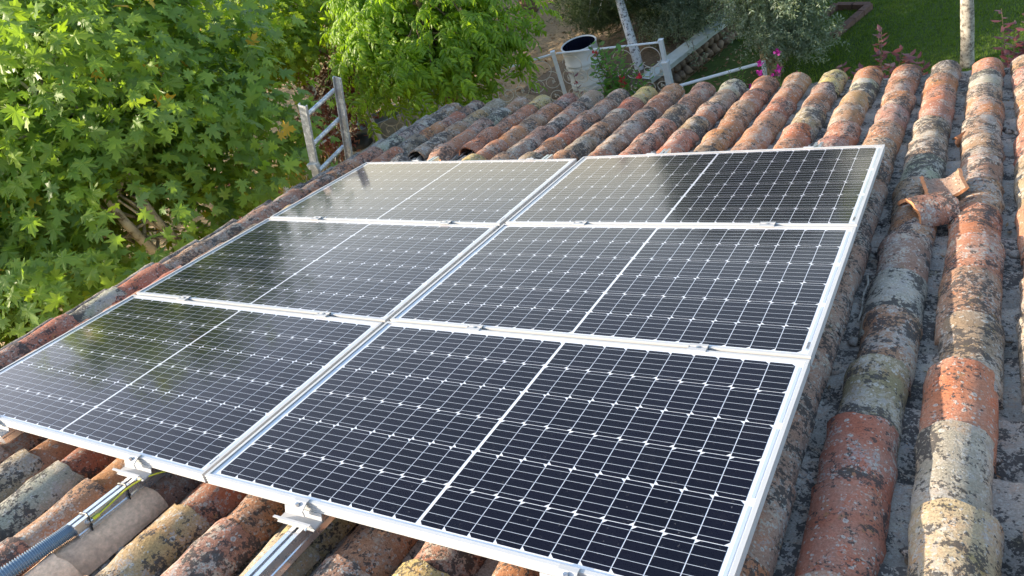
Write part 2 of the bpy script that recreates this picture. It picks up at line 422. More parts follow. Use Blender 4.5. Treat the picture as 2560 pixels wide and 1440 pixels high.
chans = [tile_mesh(40 + s, L=.43, rn=.10, rf=.085, hn=.06, hf=.05, rough=.010, nu=9, nv=9, name='channel_tile', mats=[M_mortar], up=-1, jag0=.01, jag1=.02) for s in range(6)]
for me in chans: pass
PAL = [((.39, .155, .075), .8, 3), ((.42, .185, .085), .85, 3), ((.37, .185, .11), 1.0, 3.5), ((.33, .19, .12), 1.1, 3.5), ((.38, .26, .14), .9, 1.0),
       ((.30, .21, .14), 1.15, 2.2), ((.37, .145, .08), .95, 3), ((.32, .28, .19), 1.25, .5), ((.27, .20, .15), 1.2, 1.0), ((.43, .20, .095), .7, 1.5)]
def pick():
    t = rnd.random() * sum(p[2] for p in PAL)
    for c, a, w in PAL:
        t -= w
        if t <= 0: break
    j = lambda x: max(.02, x * (1 + rnd.uniform(-.12, .12)))
    return (j(c[0]), j(c[1]), j(c[2]), a * rnd.uniform(.8, 1.15))
EXP = .325
PITCHX = .2487
fx = {}
GREEN = (.36, .37, .27, 1.25); ORANGE = (.48, .18, .09, .5); CREAM = (.44, .35, .21, .9); RED = (.42, .15, .09, .55); YEL = (.50, .40, .16, .6)
def proj_px(p):     # roof-plane point -> pixel of the 2560 wide photograph
    q = CR @ (np.array(p) - CC); return (q[0] / q[2] * 1957.95 + 1280, q[1] / q[2] * 1957.95 + 720) if q[2] > .05 else (9e9, 9e9)
tiles_ind, tiles_rest, ch_ind, ch_rest = [], [], [], []
BASE = -.212
for k in range(23):
    x = 3.82 + 4 * PITCHX - PITCHX * k
    off = rnd.uniform(-.03, .03)
    for r in range(22):
        yf = 5.165 + (off * .3 if r == 0 else off) - EXP * r + rnd.uniform(-.02, .02)
        if yf < -1.85: break
        xx = x + rnd.uniform(-.007, .007)
        if x < -.6: xx += .0
        y0 = yf - .43
        # tiles lifted out to fix the rails: the far ends of the columns start late here
        if -.5 < x < .45 and 3.05 < yf < 3.9 - (0.28 if x < -.3 else 0) + (.12 if x > .2 else 0): gone = True
        else: gone = False
        z = BASE + zoff(xx) + rnd.uniform(-.004, .004)
        under = (0.02 < xx < 3.33 and y0 > .10 and yf < 2.93)
        ppx = proj_px((xx, yf - .2, z + .09)); vis = -120 < ppx[0] < 2680 and 100 < ppx[1] < 1600 and not under
        if not gone:
            tilt = math.atan2(.013, EXP) + rnd.uniform(-.004, .004)
            mw = Matrix.Translation((xx, y0, z - .004)) @ Matrix.Rotation(tilt, 4, 'X') @ Matrix.Rotation(rnd.uniform(-.022, .022), 4, 'Z') @ Matrix.Rotation(rnd.uniform(-.03, .03), 4, 'Y')
            (tiles_ind if vis else tiles_rest).append((k, r, x, yf, mw))
        if k < 22:
            xc = x - PITCHX / 2 + 0
            zc = -.204 + zoff(xc) + rnd.uniform(-.006, .004)
            mw = Matrix.Translation((xc + rnd.uniform(-.006, .006), y0 + .16 - (.14 if r == 0 else 0), zc + .008)) @ Matrix.Rotation(math.atan2(.018, EXP), 4, 'X') @ Matrix.Rotation(rnd.uniform(-.03, .03), 4, 'Y')
            pc = proj_px((xc, yf - .2, zc)); visc = -80 < pc[0] < 2640 and 100 < pc[1] < 1560 and not under
            (ch_ind if visc else ch_rest).append((mw,))
def dist_key(mw): return (Vector(CC.tolist()) - mw.translation).length
tiles_ind.sort(key=lambda t: dist_key(t[4])); ch_ind.sort(key=lambda t: dist_key(t[0]))
tiles_rest += tiles_ind[300:]; tiles_ind = tiles_ind[:300]
ch_rest += ch_ind[300:]; ch_ind = ch_ind[:300]
def special(x, yf):
    def near(cx, cy, dy=.17): return abs(x - cx) < .1 and abs(yf - cy) < dy
    for cx, cy, c in SPECIAL:
        if near(cx, cy): return c
    return None
WARM = [(.42, .16, .085, .95), (.38, .14, .08, .8), (.44, .20, .10, 1.0), (.36, .16, .10, 1.15), (.46, .23, .12, .8)]
SPECIAL = [(3.82, .57 + .0, CREAM), (3.82, .92, (.34, .31, .24, 1.2)), (3.82, 1.2, ORANGE), (3.82, .25, YEL), (3.57, .6, RED), (3.57, .28, RED), (3.57, 1.8, (.35, .34, .28, 1.3)), (3.32, .9, GREEN), (3.32, .58, GREEN),
           (3.32, 2.1, (.40, .18, .10, .9)), (3.57, 3.1, (.34, .36, .25, 1.2)), (3.82, 5.1, ORANGE), (3.82, 4.8, (.36, .34, .25, 1.2)), (-.66, 1.24, GREEN), (-.66, 1.55, RED), (-.66, .95, RED), (.09, 4.8, GREEN), (.59, 3.5, YEL), (-.66, 4.2, GREEN),
           (2.08, 5.1, (.40, .39, .27, 1.2)), (1.33, 5.1, YEL), (.34, 5.1, (.46, .36, .12, .8)), (2.83, 5.1, (.46, .38, .15, .8)), (3.07, 3.3, (.42, .36, .24, .7)), (.84, 0, (.36, .36, .28, 1.1)), (2.58, -.0, YEL), (2.08, -.2, CREAM), (2.08, .15, (.46, .38, .18, .6))]
for i, (k, r, x, yf, mw) in enumerate(tiles_ind):
    c = special(x, yf) or (rnd.choice(WARM) if yf < .4 and x < 3.2 and rnd.random() < .75 else pick())
    me = covers[rnd.randrange(12)]
    o = link('roof_tile', me, roof, mw=mw)
    if abs(x - 1.333) < .03 and -.45 < yf < .12:
        if 'clean' not in fx:
            fx['clean'] = me.copy(); fx['clean'].materials[0] = M_clean
        o.data = fx['clean']; o['label'] = 'clean pale new tile under the rail end'
    o.color = c
for (mw,) in ch_ind:
    link('channel_tile', chans[rnd.randrange(6)], roof, mw=mw)
def joined(lst, meshes, name, m_):
    V, F, off = [], [], 0
    for e in lst:
        mw = e[-1]; me = meshes[rnd.randrange(len(meshes))]
        V += [tuple(mw @ v.co) for v in me.vertices]; F += [tuple(off + i for i in p.vertices) for p in me.polygons]; off += len(me.vertices)
    me = bpy.data.meshes.new(name); me.from_pydata(V, [], F); me.materials.append(m_); me.polygons.foreach_set('use_smooth', [True] * len(F)); me.update()
    o = link(name, me, roof, kind='stuff'); o.color = (.40, .24, .17, .9); return o
joined([(t[4],) for t in tiles_rest], covers[:4], 'roof_tile', M_tile)
if ch_rest: joined(ch_rest, chans[:3], 'channel_tile', M_mortar)

# mortar lumps and grit in the channels, verge bedding
def rock(b, c, r, seed, sq=(1, 1, .6), n=7):
    P = []
    for j in range(n):
        th_ = math.pi * j / (n - 1)
        for i in range(n + 1):
            ph = 2 * math.pi * i / (n + 1)
            d = Vector((math.sin(th_) * math.cos(ph), math.sin(th_) * math.sin(ph), math.cos(th_)))
            q = r * (1 + .55 * mnoise.noise(d * 1.6 + Vector((seed, seed * .7, 0))))
            P.append((c[0] + d.x * q * sq[0], c[1] + d.y * q * sq[1], c[2] + d.z * q * sq[2]))
    b.quadgrid(P, n + 1, n, flip=True, closeu=True)
mb = MB()
for i in range(900):
    k = rnd.randrange(22); xc = 3.82 + 4 * PITCHX - PITCHX * k - PITCHX / 2
    y = rnd.uniform(-1.4, 5.0)
    if 0 < xc < 3.3 and .2 < y < 2.9: continue
    side = rnd.choice((-1, 1)); x = xc + side * rnd.uniform(.0, .045) if rnd.random() < .6 else xc + side * .04
    rock(mb, (x, y, -.237 + zoff(x) + abs(x - xc) * .45 + .01), rnd.choice((.006, .009, .013, .018, .026)) * rnd.uniform(.7, 1.2), i, n=5)
mb.build('mortar', M_mortar, roof, smooth=True, kind='stuff')
lpos = []
for i in range(260):
    k = rnd.randrange(5 if i < 140 else 22); xc = 3.82 + 4 * PITCHX - PITCHX * k - PITCHX / 2 + rnd.uniform(-.04, .04); y = rnd.uniform(-1.0, 5.0)
    if 0 < xc < 3.3 and .2 < y < 2.9: continue
    lpos.append((xc, y, -.222))
DEBRIS = np.array(lpos)
vb = MB(); P = []
for j in range(120):
    y = -1.9 + 7.0 * j / 119
    for i, (x, z) in enumerate(((-.74, -.24), (-.79, -.22), (-.85, -.235), (-.86, -.30), (-.84, -.38), (-.74, -.38))):
        P.append((x + .012 * mnoise.noise(Vector((y * 6, i, 0))), y, z + .0 + .02 * mnoise.noise(Vector((y * 5, i, 4)))))
vb.quadgrid(P, 6, 120, flip=True); vb.build('verge_mortar', M_mortar, roof, smooth=True)
# thin tiles edging the verge
for j in range(18):
    o = link('verge_tile', covers[j % 12], roof, mw=Matrix.Translation((-.795, -1.3 + j * .36, -.235)) @ Matrix.Rotation(.05, 4, 'X') @ Matrix.Scale(.55, 4, (1, 0, 0)) @ Matrix.Scale(.9, 4, (0, 0, 1)))
    o.color = (.26, .22, .19, 1.1)

# ---------------------------------------------------------------- solar panels
PW, PH = 1.684, 1.002
GX, GY, DY = .03388, .01828, -.01123
cw, chh, pitx, pity = .0775, .1563, .0803, .1587
def cell_me(flip):
    b = MB(); w, h, c = cw / 2, chh / 2, .011
    if not flip: pr = [(-w, -h + c), (-w + c, -h), (w, -h), (w, h), (-w + c, h), (-w, h - c)]
    else: pr = [(-w, -h), (w - c, -h), (w, -h + c), (w, h - c), (w - c, h), (-w, h)]
    b.extrude(pr, lambda u, v: (u, v, 0), lambda u, v: (u, v, .0004)); return b.mesh('solar_cell', M_cell)
CELL = [cell_me(0), cell_me(1)]
def frame_me():
    b = MB(); w = .0115; H = .035
    # outer profile: (inward u, height w) with grooves on the outside face
    pr = [(0, 0), (w, 0), (w, -.002), (.002, -.002), (.002, -.033), (.024, -.033), (.024, -.035), (0, -.035),
          (0, -.030), (.003, -.029), (.003, -.027), (0, -.026), (0, -.021), (.003, -.020), (.003, -.018), (0, -.017), (0, -.012), (.003, -.011), (.003, -.009), (0, -.008)]
    b.extrude(pr, lambda u, z: (u, u, z), lambda u, z: (PW - u, u, z))
    b.extrude(pr, lambda u, z: (PW - u, PH - u, z), lambda u, z: (u, PH - u, z))
    b.extrude(pr, lambda u, z: (u, PH - u, z), lambda u, z: (u, u, z))
    b.extrude(pr, lambda u, z: (PW - u, u, z), lambda u, z: (PW - u, PH - u, z))
    # the profile's wall is closed behind by the laminate
    return b.mesh('frame', M_frame)
FR = frame_me()
b = MB(); b.box((PW / 2, PH / 2, -.0075), (PW - .006, PH - .006, .003)); BACK = b.mesh('backsheet', M_back)
b = MB(); b.v = [(.011, .011, -.0032), (PW - .011, .011, -.0032), (PW - .011, PH - .011, -.0032), (.011, PH - .011, -.0032)]; b.f = [(0, 1, 2, 3)]
GLS = b.mesh('cover_glass', M_glass)
# busbars
b = MB(); halves = (PW / 2 - .005 - 10 * pitx + .0012, PW / 2 + .005)
for hx in halves:
    for r in range(6):
        yc = PH / 2 + (r - 2.5) * pity
        for q in (-.4, -.2, 0, .2, .4):
            b.box((hx + 5 * pitx - .001, yc + q * chh, -.0052), (10 * pitx - .006, .0012, .0003))
BUS = b.mesh('busbar', M_busbar)
b = MB()
for xe in (.0215, PW - .0215):
    for r in range(3):
        yc = PH / 2 + (r - 1) * 2 * pity + (pity if False else 0)
        b.box((xe, yc, -.0055), (.009, 2 * pity - .03, .0008))
RIB = b.mesh('end_ribbon', M_ribbon)
b = MB()
for i in range(9): b.box((PW - .021, .055 + i * .0045, -.0048), (.007 if i % 3 else .009, .002 if i % 2 else .003, .0004))
MRK = b.mesh('serial_mark', M_print)
def panel(col, row, label):
    x0 = col * (PW + GX); y0 = row * (PH + GY) + (DY if col else 0)
    if col == 0:
        def T(x, y):
            dx = x - PW; z = -.01335 - .02329 * dx - .00054 * y
            return Vector((x - .00663 * y, y + .00663 * dx, z))
    else: T = lambda x, y: Vector((x, y, 0))
    o = T(x0, y0); ex = (T(x0 + 1, y0) - o).normalized(); ey = (T(x0, y0 + 1) - o); ey = (ey - ex * ey.dot(ex)).normalized(); ez = ex.cross(ey)
    L = Matrix(((ex.x, ey.x, ez.x, o.x), (ex.y, ey.y, ez.y, o.y), (ex.z, ey.z, ez.z, o.z), (0, 0, 0, 1)))
    # hair of individuality in how each one sits
    L = L @ Matrix.Rotation(rnd.uniform(-.0012, .0012), 4, 'X') @ Matrix.Rotation(rnd.uniform(-.0008, .0008), 4, 'Y')
    t = thing('solar_panel', label, 'solar panel', mw=RX @ L, group='solar panels in two columns on the roof')
    link('frame', FR, t); link('backsheet', BACK, t); link('cover_glass', GLS, t); link('busbar', BUS, t, kind='stuff')
    link('end_ribbon', RIB, t)
    if True: link('serial_mark', MRK, t)
    for r in range(6):
        for c in range(20):
            hx = halves[0] if c < 10 else halves[1]
            xx = hx + (c % 10 + .5) * pitx - .001
            link('solar_cell', CELL[(r + (row % 2)) % 2], t, mw=Matrix.Translation((xx, PH / 2 + (r - 2.5) * pity, -.0059)))
    return t
names = {(0, 0): 'nearest panel of the left column, its corner cut by the left frame edge', (1, 0): 'nearest panel of the right column, dark navy and largest in view',
         (0, 1): 'middle panel of the left column, half dark half pale reflection', (1, 1): 'middle panel of the right column with brownish reflection',
         (0, 2): 'farthest panel of the left column, pale with two reflected ladder rails', (1, 2): 'farthest panel of the right column with dark greenish reflection'}
for (c_, r_), l_ in names.items(): panel(c_, r_, l_)

# ---------------------------------------------------------------- rails, brackets, clamps
def pz(x): return (-.01335 - .02329 * (x - PW)) if x < PW else 0.0
RAILX = [.40, 1.335, 2.155, 3.04]
rail_lab = ['leftmost mounting rail, only its far end shows beyond the panels', 'mounting rail ending on the pale clean tile beside the blue conduit',
            'mounting rail running out of the bottom edge beside the second bracket', 'rightmost mounting rail under the right column']
ry0 = [-.02, -.285, -.62, -.12]
def railpoly(b, x, y0, y1, zt):
    w = .022; pr = [(-w, 0), (-.006, 0), (-.006, -.008), (-.012, -.008), (-.012, -.014), (.012, -.014), (.012, -.008), (.006, -.008), (.006, 0), (w, 0), (w, -.022), (w - .003, -.025), (w - .003, -.036), (w, -.039), (w, -.062), (-w, -.062), (-w, -.039), (-w + .003, -.036), (-w + .003, -.025), (-w, -.022)]
    pr = pr[::-1]
    b.extrude(pr, lambda u, v: (x + u, y0, zt + v), lambda u, v: (x + u, y1, zt + v))
for x, l, y0 in zip(RAILX, rail_lab, ry0):
    b = MB(); railpoly(b, 0, y0, 3.31, 0)
    b.build('mounting_rail', M_alu, label=l, cat='rail', group='aluminium rails under the panels', mw=RX @ Matrix.Translation((x, 0, pz(x) - .063)))
def short_profile(b, xc, yc, zt, L=.15):
    # trough shaped extrusion: flat bed, two lipped walls
    pr = [(-.030, 0), (-.022, 0), (-.022, -.003), (-.015, -.022), (.015, -.022), (.022, -.003), (.022, 0), (.030, 0), (.030, -.003), (.025, -.003), (.018, -.025), (.022, -.026), (.022, -.028), (-.022, -.028), (-.022, -.026), (-.018, -.025), (-.025, -.003), (-.030, -.003)]
    b.extrude(pr, lambda u, v: (xc - L / 2, yc + u, zt + v), lambda u, v: (xc + L / 2, yc + u, zt + v))
def bolt(parent, p, r=.0065, h=.008):
    b = MB(); n = 6
    P = [(p[0] + r * math.cos(k * math.pi / 3), p[1] + r * math.sin(k * math.pi / 3), p[2] + z) for z in (0, h) for k in range(6)]
    b.quadgrid(P, 6, 2, closeu=True); b.f.append(tuple(range(6, 12)))
    q = len(b.v); b.v += [(p[0] + .0033 * math.cos(k * math.pi / 3), p[1] + .0033 * math.sin(k * math.pi / 3), p[2] + h + .0004) for k in range(6)]; b.f.append(tuple(range(q, q + 6)))
    b.build('bolt', M_steel, parent)
br_lab = ['end bracket under the lower frame edge at the far left', 'white bracket with bolt above the rail that carries the yellow cable', 'white bracket with bolt in the middle of the lower edge, right column', 'white bracket cut by the bottom edge of the picture']
for i, x in enumerate([.42, 1.335, 2.155, 3.035]):
    for far in (0, 1):
        yb = (PH * 3 + GY * 2 + .004) if far else -.004
        if i > 1: yb += DY
        sgn = 1 if far else -1
        lab = br_lab[i] if not far else ['bracket at the far edge, leftmost of four', 'bracket at the far edge, second from the left', 'bracket at the far edge, third from the left', 'bracket at the far edge, rightmost of four'][i]
        t = thing('end_bracket', lab, 'bracket', mw=RX @ Matrix.Translation((x, yb, pz(x))), group='brackets at the ends of the panel columns')
        b = MB(); short_profile(b, -.012, sgn * (.020 if not far else -.005), -.036); b.build('short_profile', M_clamp, t)
        b = MB(); s = sgn   # L shaped end clamp: top lip over the frame, post, foot
        b.extrude([(-s * .012, .001), (-s * .012, .004), (s * .004, .004), (s * .028, -.009), (s * .028, -.030), (s * .0245, -.030), (s * .0245, -.011), (s * .002, .001)], lambda u, v: (-.026, u, v), lambda u, v: (.026, u, v))
        b.build('end_clamp', M_clamp, t)
        bolt(t, (0, s * .016, -.0055), h=.012)
        if not far:
            b = MB(); b.tube([(.045, -.048, -.048), (.045, -.056, -.052)], .004, 6); b.build('screw', M_steel, t)
for r_ in (1, 2):
    for i, x in enumerate([.385, 1.335, 2.15, 3.045]):
        y = r_ * (PH + GY) - GY / 2 + (DY if i > 1 else -.004)
        who = ['first from the left', 'second from the left', 'third from the left', 'rightmost'][i] + (', between nearest and middle rows' if r_ == 1 else ', between middle and farthest rows')
        t = thing('panel_clamp', 'small white clamp with bolt, ' + who, 'clamp', mw=RX @ Matrix.Translation((x, y, pz(x))), group='clamps in the gaps between panel rows')
        b = MB(); b.extrude([(-.022, .0015), (.022, .0015), (.022, .0042), (.007, .0046), (.007, -.004), (-.007, -.004), (-.007, .0046), (-.022, .0042)], lambda u, v: (-.032, u, v), lambda u, v: (.032, u, v))
        b.build('clamp_plate', M_clamp, t); bolt(t, (0, 0, -.003), .006, .008)
# conduit, cable, ties
RT = RX
c0 = Vector((1.318, -.275, pz(1.33) - .089)); c1 = Vector((1.262, -.52, -.098)); c2 = Vector((1.20, -.80, -.10)); c3 = Vector((1.10, -1.25, -.11))
pts = []; rad = []
N = 420
for i in range(N):
    t = i / (N - 1)
    a = (1 - t) ** 3 * c0 + 3 * (1 - t) ** 2 * t * (c0 + Vector((-.02, -.12, -.005))) + 3 * (1 - t) * t * t * c2 + t ** 3 * c3
    pts.append(a); rad.append(.026 if (i // 2) % 2 else .0215)
b = MB(); b.tube(pts, rad, 16); b.build('conduit', M_conduit, label='blue grey corrugated conduit running from the rail end to the lower left corner', cat='conduit', mw=RX)
cab = thing('earth_cable', 'thin yellow earth cable screwed to the rail beside the conduit', 'cable', mw=RX @ Matrix.Translation((1.3585, -.2, pz(1.35) - .08)))
b = MB(); P0 = [(.003, -.005, 0), (.004, .03, .004), (.006, .07, .010), (.012, .12, .016), (.035, .175, .018), (.075, .225, .012), (.12, .27, -.004), (.16, .33, -.02)]
def smoothpts(P, n=6):
    P = [Vector(p) for p in P]; out = []
    for i in range(len(P) - 1):
        p0, p1, p2, p3 = P[max(i - 1, 0)], P[i], P[i + 1], P[min(i + 2, len(P) - 1)]
        for k in range(n):
            t = k / n; out.append(.5 * ((2 * p1) + (-p0 + p2) * t + (2 * p0 - 5 * p1 + 4 * p2 - p3) * t * t + (-p0 + 3 * p1 - 3 * p2 + p3) * t ** 3))
    out.append(P[-1]); return out
b.tube(smoothpts(P0), .0028, 8); b.build('sheath', M_yellow, cab, smooth=True)
b = MB(); b.tube([(.004, -.028, 0), (.004, -.004, 0)], .0058, 10); b.build('lug_sleeve', M_yellow, cab)
b = MB(); b.tube([(.0, -.045, 0), (.0045, -.045, 0)], .0085, 12); b.tube([(.003, -.044, 0), (.004, -.028, 0)], .003, 6); b.tube([(.004, -.045, 0), (.009, -.045, 0)], .0045, 6); b.build('ring_lug', M_steel, cab)
for j, (yy, l) in enumerate(((-.235, 'black cable tie round the very end of the rail'), (-.085, 'black cable tie round the rail, nearer the bracket'))):
    b = MB(); zc = pz(1.33) - .063; w = .0245
    lp = [(1.335 - w - .004, yy, zc - .03), (1.335 - w, yy, zc + .001), (1.335, yy + .004, zc + .0035), (1.335 + w, yy, zc + .0015), (1.335 + w + .003, yy - .006, zc - .03), (1.335 + w + .001, yy - .012, zc - .064)]
    b.tube(smoothpts(lp, 4), .0028, 6); b.box((1.335 + w + .003, yy - .006, zc - .03), (.007, .008, .007)); b.build('cable_tie', M_black, label=l, cat='cable tie', group='cable ties on the rail', mw=RX)

# loose broken pieces on the right
frag_m = tile_mesh(71, L=.19, rn=.094, rf=.098, hn=.082, hf=.086, th=.016, jag0=.012, jag1=.012, mats=[M_tile, M_break], name='tile_fragment', a=80)
o = link('tile_fragment', frag_m, label='broken tile piece lying hump up with bright orange broken edge', cat='tile piece', group='loose broken tile pieces',
         mw=RX @ Matrix.Translation((3.56, 2.40, -.135)) @ Matrix.Rotation(R(-52), 4, 'Z') @ Matrix.Rotation(R(-4), 4, 'X') @ Matrix.Rotation(R(20), 4, 'Y'))
o.color = (.36, .15, .09, .9)
frag2 = tile_mesh(83, L=.17, rn=.095, rf=.10, hn=.066, hf=.070, th=.016, jag0=.012, jag1=.012, mats=[M_tile, M_break], name='tile_fragment', a=66)
o = link('tile_fragment', frag2, label='pale broken tile piece lying hollow side up between two tile rows', cat='tile piece', group='loose broken tile pieces',
         mw=RX @ Matrix.Translation((3.70, 2.62, -.072)) @ Matrix.Rotation(R(12), 4, 'Z') @ Matrix.Rotation(R(172), 4, 'Y') @ Matrix.Rotation(R(-10), 4, 'X'))
o.color = (.34, .22, .16, .4)
frag3 = tile_mesh(91, L=.16, rn=.080, rf=.080, hn=.05, hf=.05, jag0=.02, jag1=.03, mats=[M_break, M_break], name='tile_shard', a=24, nu=6)
o = link('tile_shard', frag3, label='narrow orange tile shard standing in the channel near the far eave', cat='tile piece', group='loose broken tile pieces',
         mw=RX @ Matrix.Translation((3.67, 3.60, -.20)) @ Matrix.Rotation(R(-22), 4, 'Z') @ Matrix.Rotation(R(70), 4, 'Y') @ Matrix.Rotation(R(12), 4, 'X'))
frag4 = tile_mesh(95, L=.22, rn=.088, rf=.100, hn=.078, hf=.085, jag0=.05, jag1=.02, mats=[M_tile, M_break], name='tile_fragment', a=80)
for (x, y, z, rz, l, col) in ((.22, 3.50, -.20, 12, 'brown tile piece tilted against the end of the left rail', (.42, .22, .14, .9)), (-.22, 3.42, -.235, -8, 'flat grey tile piece in the gap behind the far left panel', (.36, .33, .29, 1.1))):
    o = link('tile_fragment', frag4, label=l, cat='tile piece', group='loose broken tile pieces', mw=RX @ Matrix.Translation((x, y, z + zoff(x))) @ Matrix.Rotation(R(rz), 4, 'Z') @ Matrix.Rotation(R(10), 4, 'X') @ Matrix.Rotation(R(14 if x > 0 else -10), 4, 'Y'))
    o.color = col
b = MB(); b.tube(smoothpts([(3.455, 1.98, -.205), (3.452, 1.93, -.185), (3.462, 1.86, -.185), (3.455, 1.78, -.19), (3.462, 1.68, -.20), (3.458, 1.60, -.21)], 4), [.0045] * 21, 6)
b.build('twig', M_bark_grey, label='dry grey twig lying in the channel right of the middle panel', cat='twig', mw=RX)

# ---------------------------------------------------------------- ladder
LT = [Vector((-.80, 3.36, .41)), Vector((-.75, 3.77, .51))]
wt = [PM @ p for p in LT]
a = R(21.5); ld = Vector((-math.sin(a), 0, -math.cos(a)))
lad = thing('ladder', 'paint spattered aluminium ladder leaning on the left roof edge', 'ladder', (wt[0].x + ld.x * 3.57, (wt[0].y + wt[1].y) / 2, ZG))
base = Vector(lad.location)
Ltot = (wt[0].z - ZG) / math.cos(a)
side = Vector((math.cos(a), 0, -math.sin(a)))
for i, w in enumerate(wt):
    b = MB(); top = w - base; end = top + ld * (Ltot + (w.z - wt[0].z) / math.cos(a))
    s_ = 1 if i == 0 else -1
    pr = [(-.036, -.013), (.036, -.013), (.036, .013), (.030, .013), (.030, -.009), (-.030, -.009), (-.030, .013), (-.036, .013)]
    pr = [(u, v * s_) for u, v in pr]
    if s_ < 0: pr = pr[::-1]
    b.extrude(pr, lambda u, v: top + side * u + Vector((0, v, 0)), lambda u, v: end + side * u + Vector((0, v, 0)))
    b.build('rail', M_ladder, lad)
y1, y2 = wt[0].y - base.y, wt[1].y - base.y
k = 0; s = .115
while s < Ltot - .1:
    p = wt[0] - base + ld * s
    b = MB(); b.tube([(p.x, y1, p.z), (p.x, y2, p.z)], .018, 12); b.build('rung', M_ladder, lad); s += .29
b = MB(); p = wt[0] - base + ld * .60; b.box((p.x, p.y - .012, p.z), (.10, .05, .05)); b.build('bracket', M_ladder, lad)

# ---------------------------------------------------------------- foliage machinery
def rot_from(nrm, tip, n):
    """arrays (n,3): build frames with z=nrm, y=tip orthogonalised"""
    z = nrm / np.linalg.norm(nrm, axis=1, keepdims=True)
    y = tip - (tip * z).sum(1, keepdims=True) * z
    y /= np.linalg.norm(y, axis=1, keepdims=True) + 1e-9
    x = np.cross(y, z); return np.stack([x, y, z], 2)     # columns
def scatter_mesh(name, tv, tf, pos, Rm, sc_, m, extra=None):
    tv = np.array(tv, float); n = len(pos); k = len(tv)
    V = np.einsum('nij,kj->nki', Rm, tv) * sc_[:, None, None] + pos[:, None, :]
    V = V.reshape(-1, 3)
    fl = [len(f) for f in tf]; idx = np.array([i for f in tf for i in f])
    I = (idx[None, :] + (np.arange(n) * k)[:, None]).reshape(-1)
    tot = np.tile(np.array(fl), n); start = np.concatenate([[0], np.cumsum(tot)[:-1]])
    me = bpy.data.meshes.new(name); me.vertices.add(len(V)); me.vertices.foreach_set('co', V.reshape(-1).astype(np.float32))
    me.loops.add(len(I)); me.loops.foreach_set('vertex_index', I.astype(np.int32))
    me.polygons.add(len(tot)); me.polygons.foreach_set('loop_start', start.astype(np.int32)); me.polygons.foreach_set('loop_total', tot.astype(np.int32))
    me.materials.append(m); me.update(calc_edges=True); me.validate(); return me
def plane_leaf():
    out = [(0, .02), (.10, -.08), (.22, -.20), (.24, -.03), (.38, .0), (.56, .06), (.40, .16), (.26, .22), (.42, .34), (.56, .52), (.36, .46), (.17, .40), (.19, .56), (.25, .72), (.10, .76), (0, 1.04)]
    L = out + [(-x, y) for x, y in out[-2:0:-1]]
    v = [(0, .18, 0)] + [(x, y, -.26 * (abs(x) ** 1.2) - .22 * max(0, y - .3) ** 1.5 + .05 * math.sin(9 * x + 5 * y)) for x, y in L]
    f = [(0, i, i % len(L) + 1) for i in range(1, len(L) + 1)]
    f = [(a_, b_, c_) for a_, b_, c_ in f]
    n = len(v); v += [(.006, -.02, 0), (-.006, -.02, 0), (-.004, -.35, -.05), (.004, -.35, -.05)]; f.append((n, n + 1, n + 2, n + 3)); return v, f
def oval(w=.22, fold=.12, droop=.1):
    v = [(0, 0, 0), (w, .35, -fold), (w * .75, .7, -fold - droop * .4), (0, 1, -droop), (-w * .75, .7, -fold - droop * .4), (-w, .35, -fold), (0, .5, -droop * .2)]
    f = [(0, 1, 6), (1, 2, 6), (2, 3, 6), (3, 4, 6), (4, 5, 6), (5, 0, 6)]; return v, f
def compound(n=7):
    v, f = [], []
    for i in range(n):
        if i == n - 1: ang, o = 0, 1.0
        else: side_ = 1 if i % 2 else -1; o = .25 + .25 * (i // 2); ang = side_ * R(58)
        l = .58 if i >= 2 else .42; w = .21
        c_, s_ = math.sin(ang), math.cos(ang)
        st = len(v)
        for (px, py, pz_) in ((0, 0, 0), (w * .5, .35, -.03), (0, .4, .03), (-w * .5, .35, -.03), (w * .42, .7, -.12), (0, .7, -.06), (-w * .42, .7, -.12), (0, 1, -.26)):
            x_, y_ = px, py * l
            v.append((x_ * s_ + y_ * c_, o + (-x_ * c_ + y_ * s_), pz_ * 1.1 - .12 * o * o - (abs(c_) * py * .10)))
        for q in ((0, 1, 2), (0, 2, 3), (1, 4, 5, 2), (2, 5, 6, 3), (4, 7, 5), (5, 7, 6)): f.append(tuple(st + k_ for k_ in q))
    st = len(v); v += [(.008, 0, 0), (-.008, 0, 0), (-.005, 1, -.12), (.005, 1, -.12)]; f.append((st, st + 1, st + 2, st + 3)); return v, f
def needle_clump(n=9):
    v, f = [], []; r_ = random.Random(3)
    for i in range(n):
        g_ = 2 * math.pi * i / n; e_ = r_.uniform(.3, 1.0); d = Vector((math.cos(g_) * math.cos(e_), math.sin(e_), math.sin(g_) * math.cos(e_)))
        s_ = d.cross(Vector((.3, .2, 1))).normalized() * .03; st = len(v)
        v += [tuple(-s_), tuple(s_), tuple(d)]; f.append((st, st + 1, st + 2))
    return v, f
def sprig(n=8, lw=.05, ll=.4):
    v, f = [], []; r_ = random.Random(5)
    for i in range(n):
        o = Vector((0, i / n, 0)); g_ = i * 2.4; d = Vector((math.cos(g_) * .8, .7, math.sin(g_) * .8)).normalized() * ll
        s_ = d.cross(Vector((math.sin(g_), .1, math.cos(g_)))).normalized() * lw; st = len(v)
        v += [tuple(o), tuple(o + d * .5 + s_), tuple(o + d), tuple(o + d * .5 - s_)]; f.append((st, st + 1, st + 2, st + 3))
    st = len(v); v += [(-.01, 0, 0), (.01, 0, 0), (.005, 1, 0), (-.005, 1, 0)]; f.append((st, st + 1, st + 2, st + 3)); return v, f
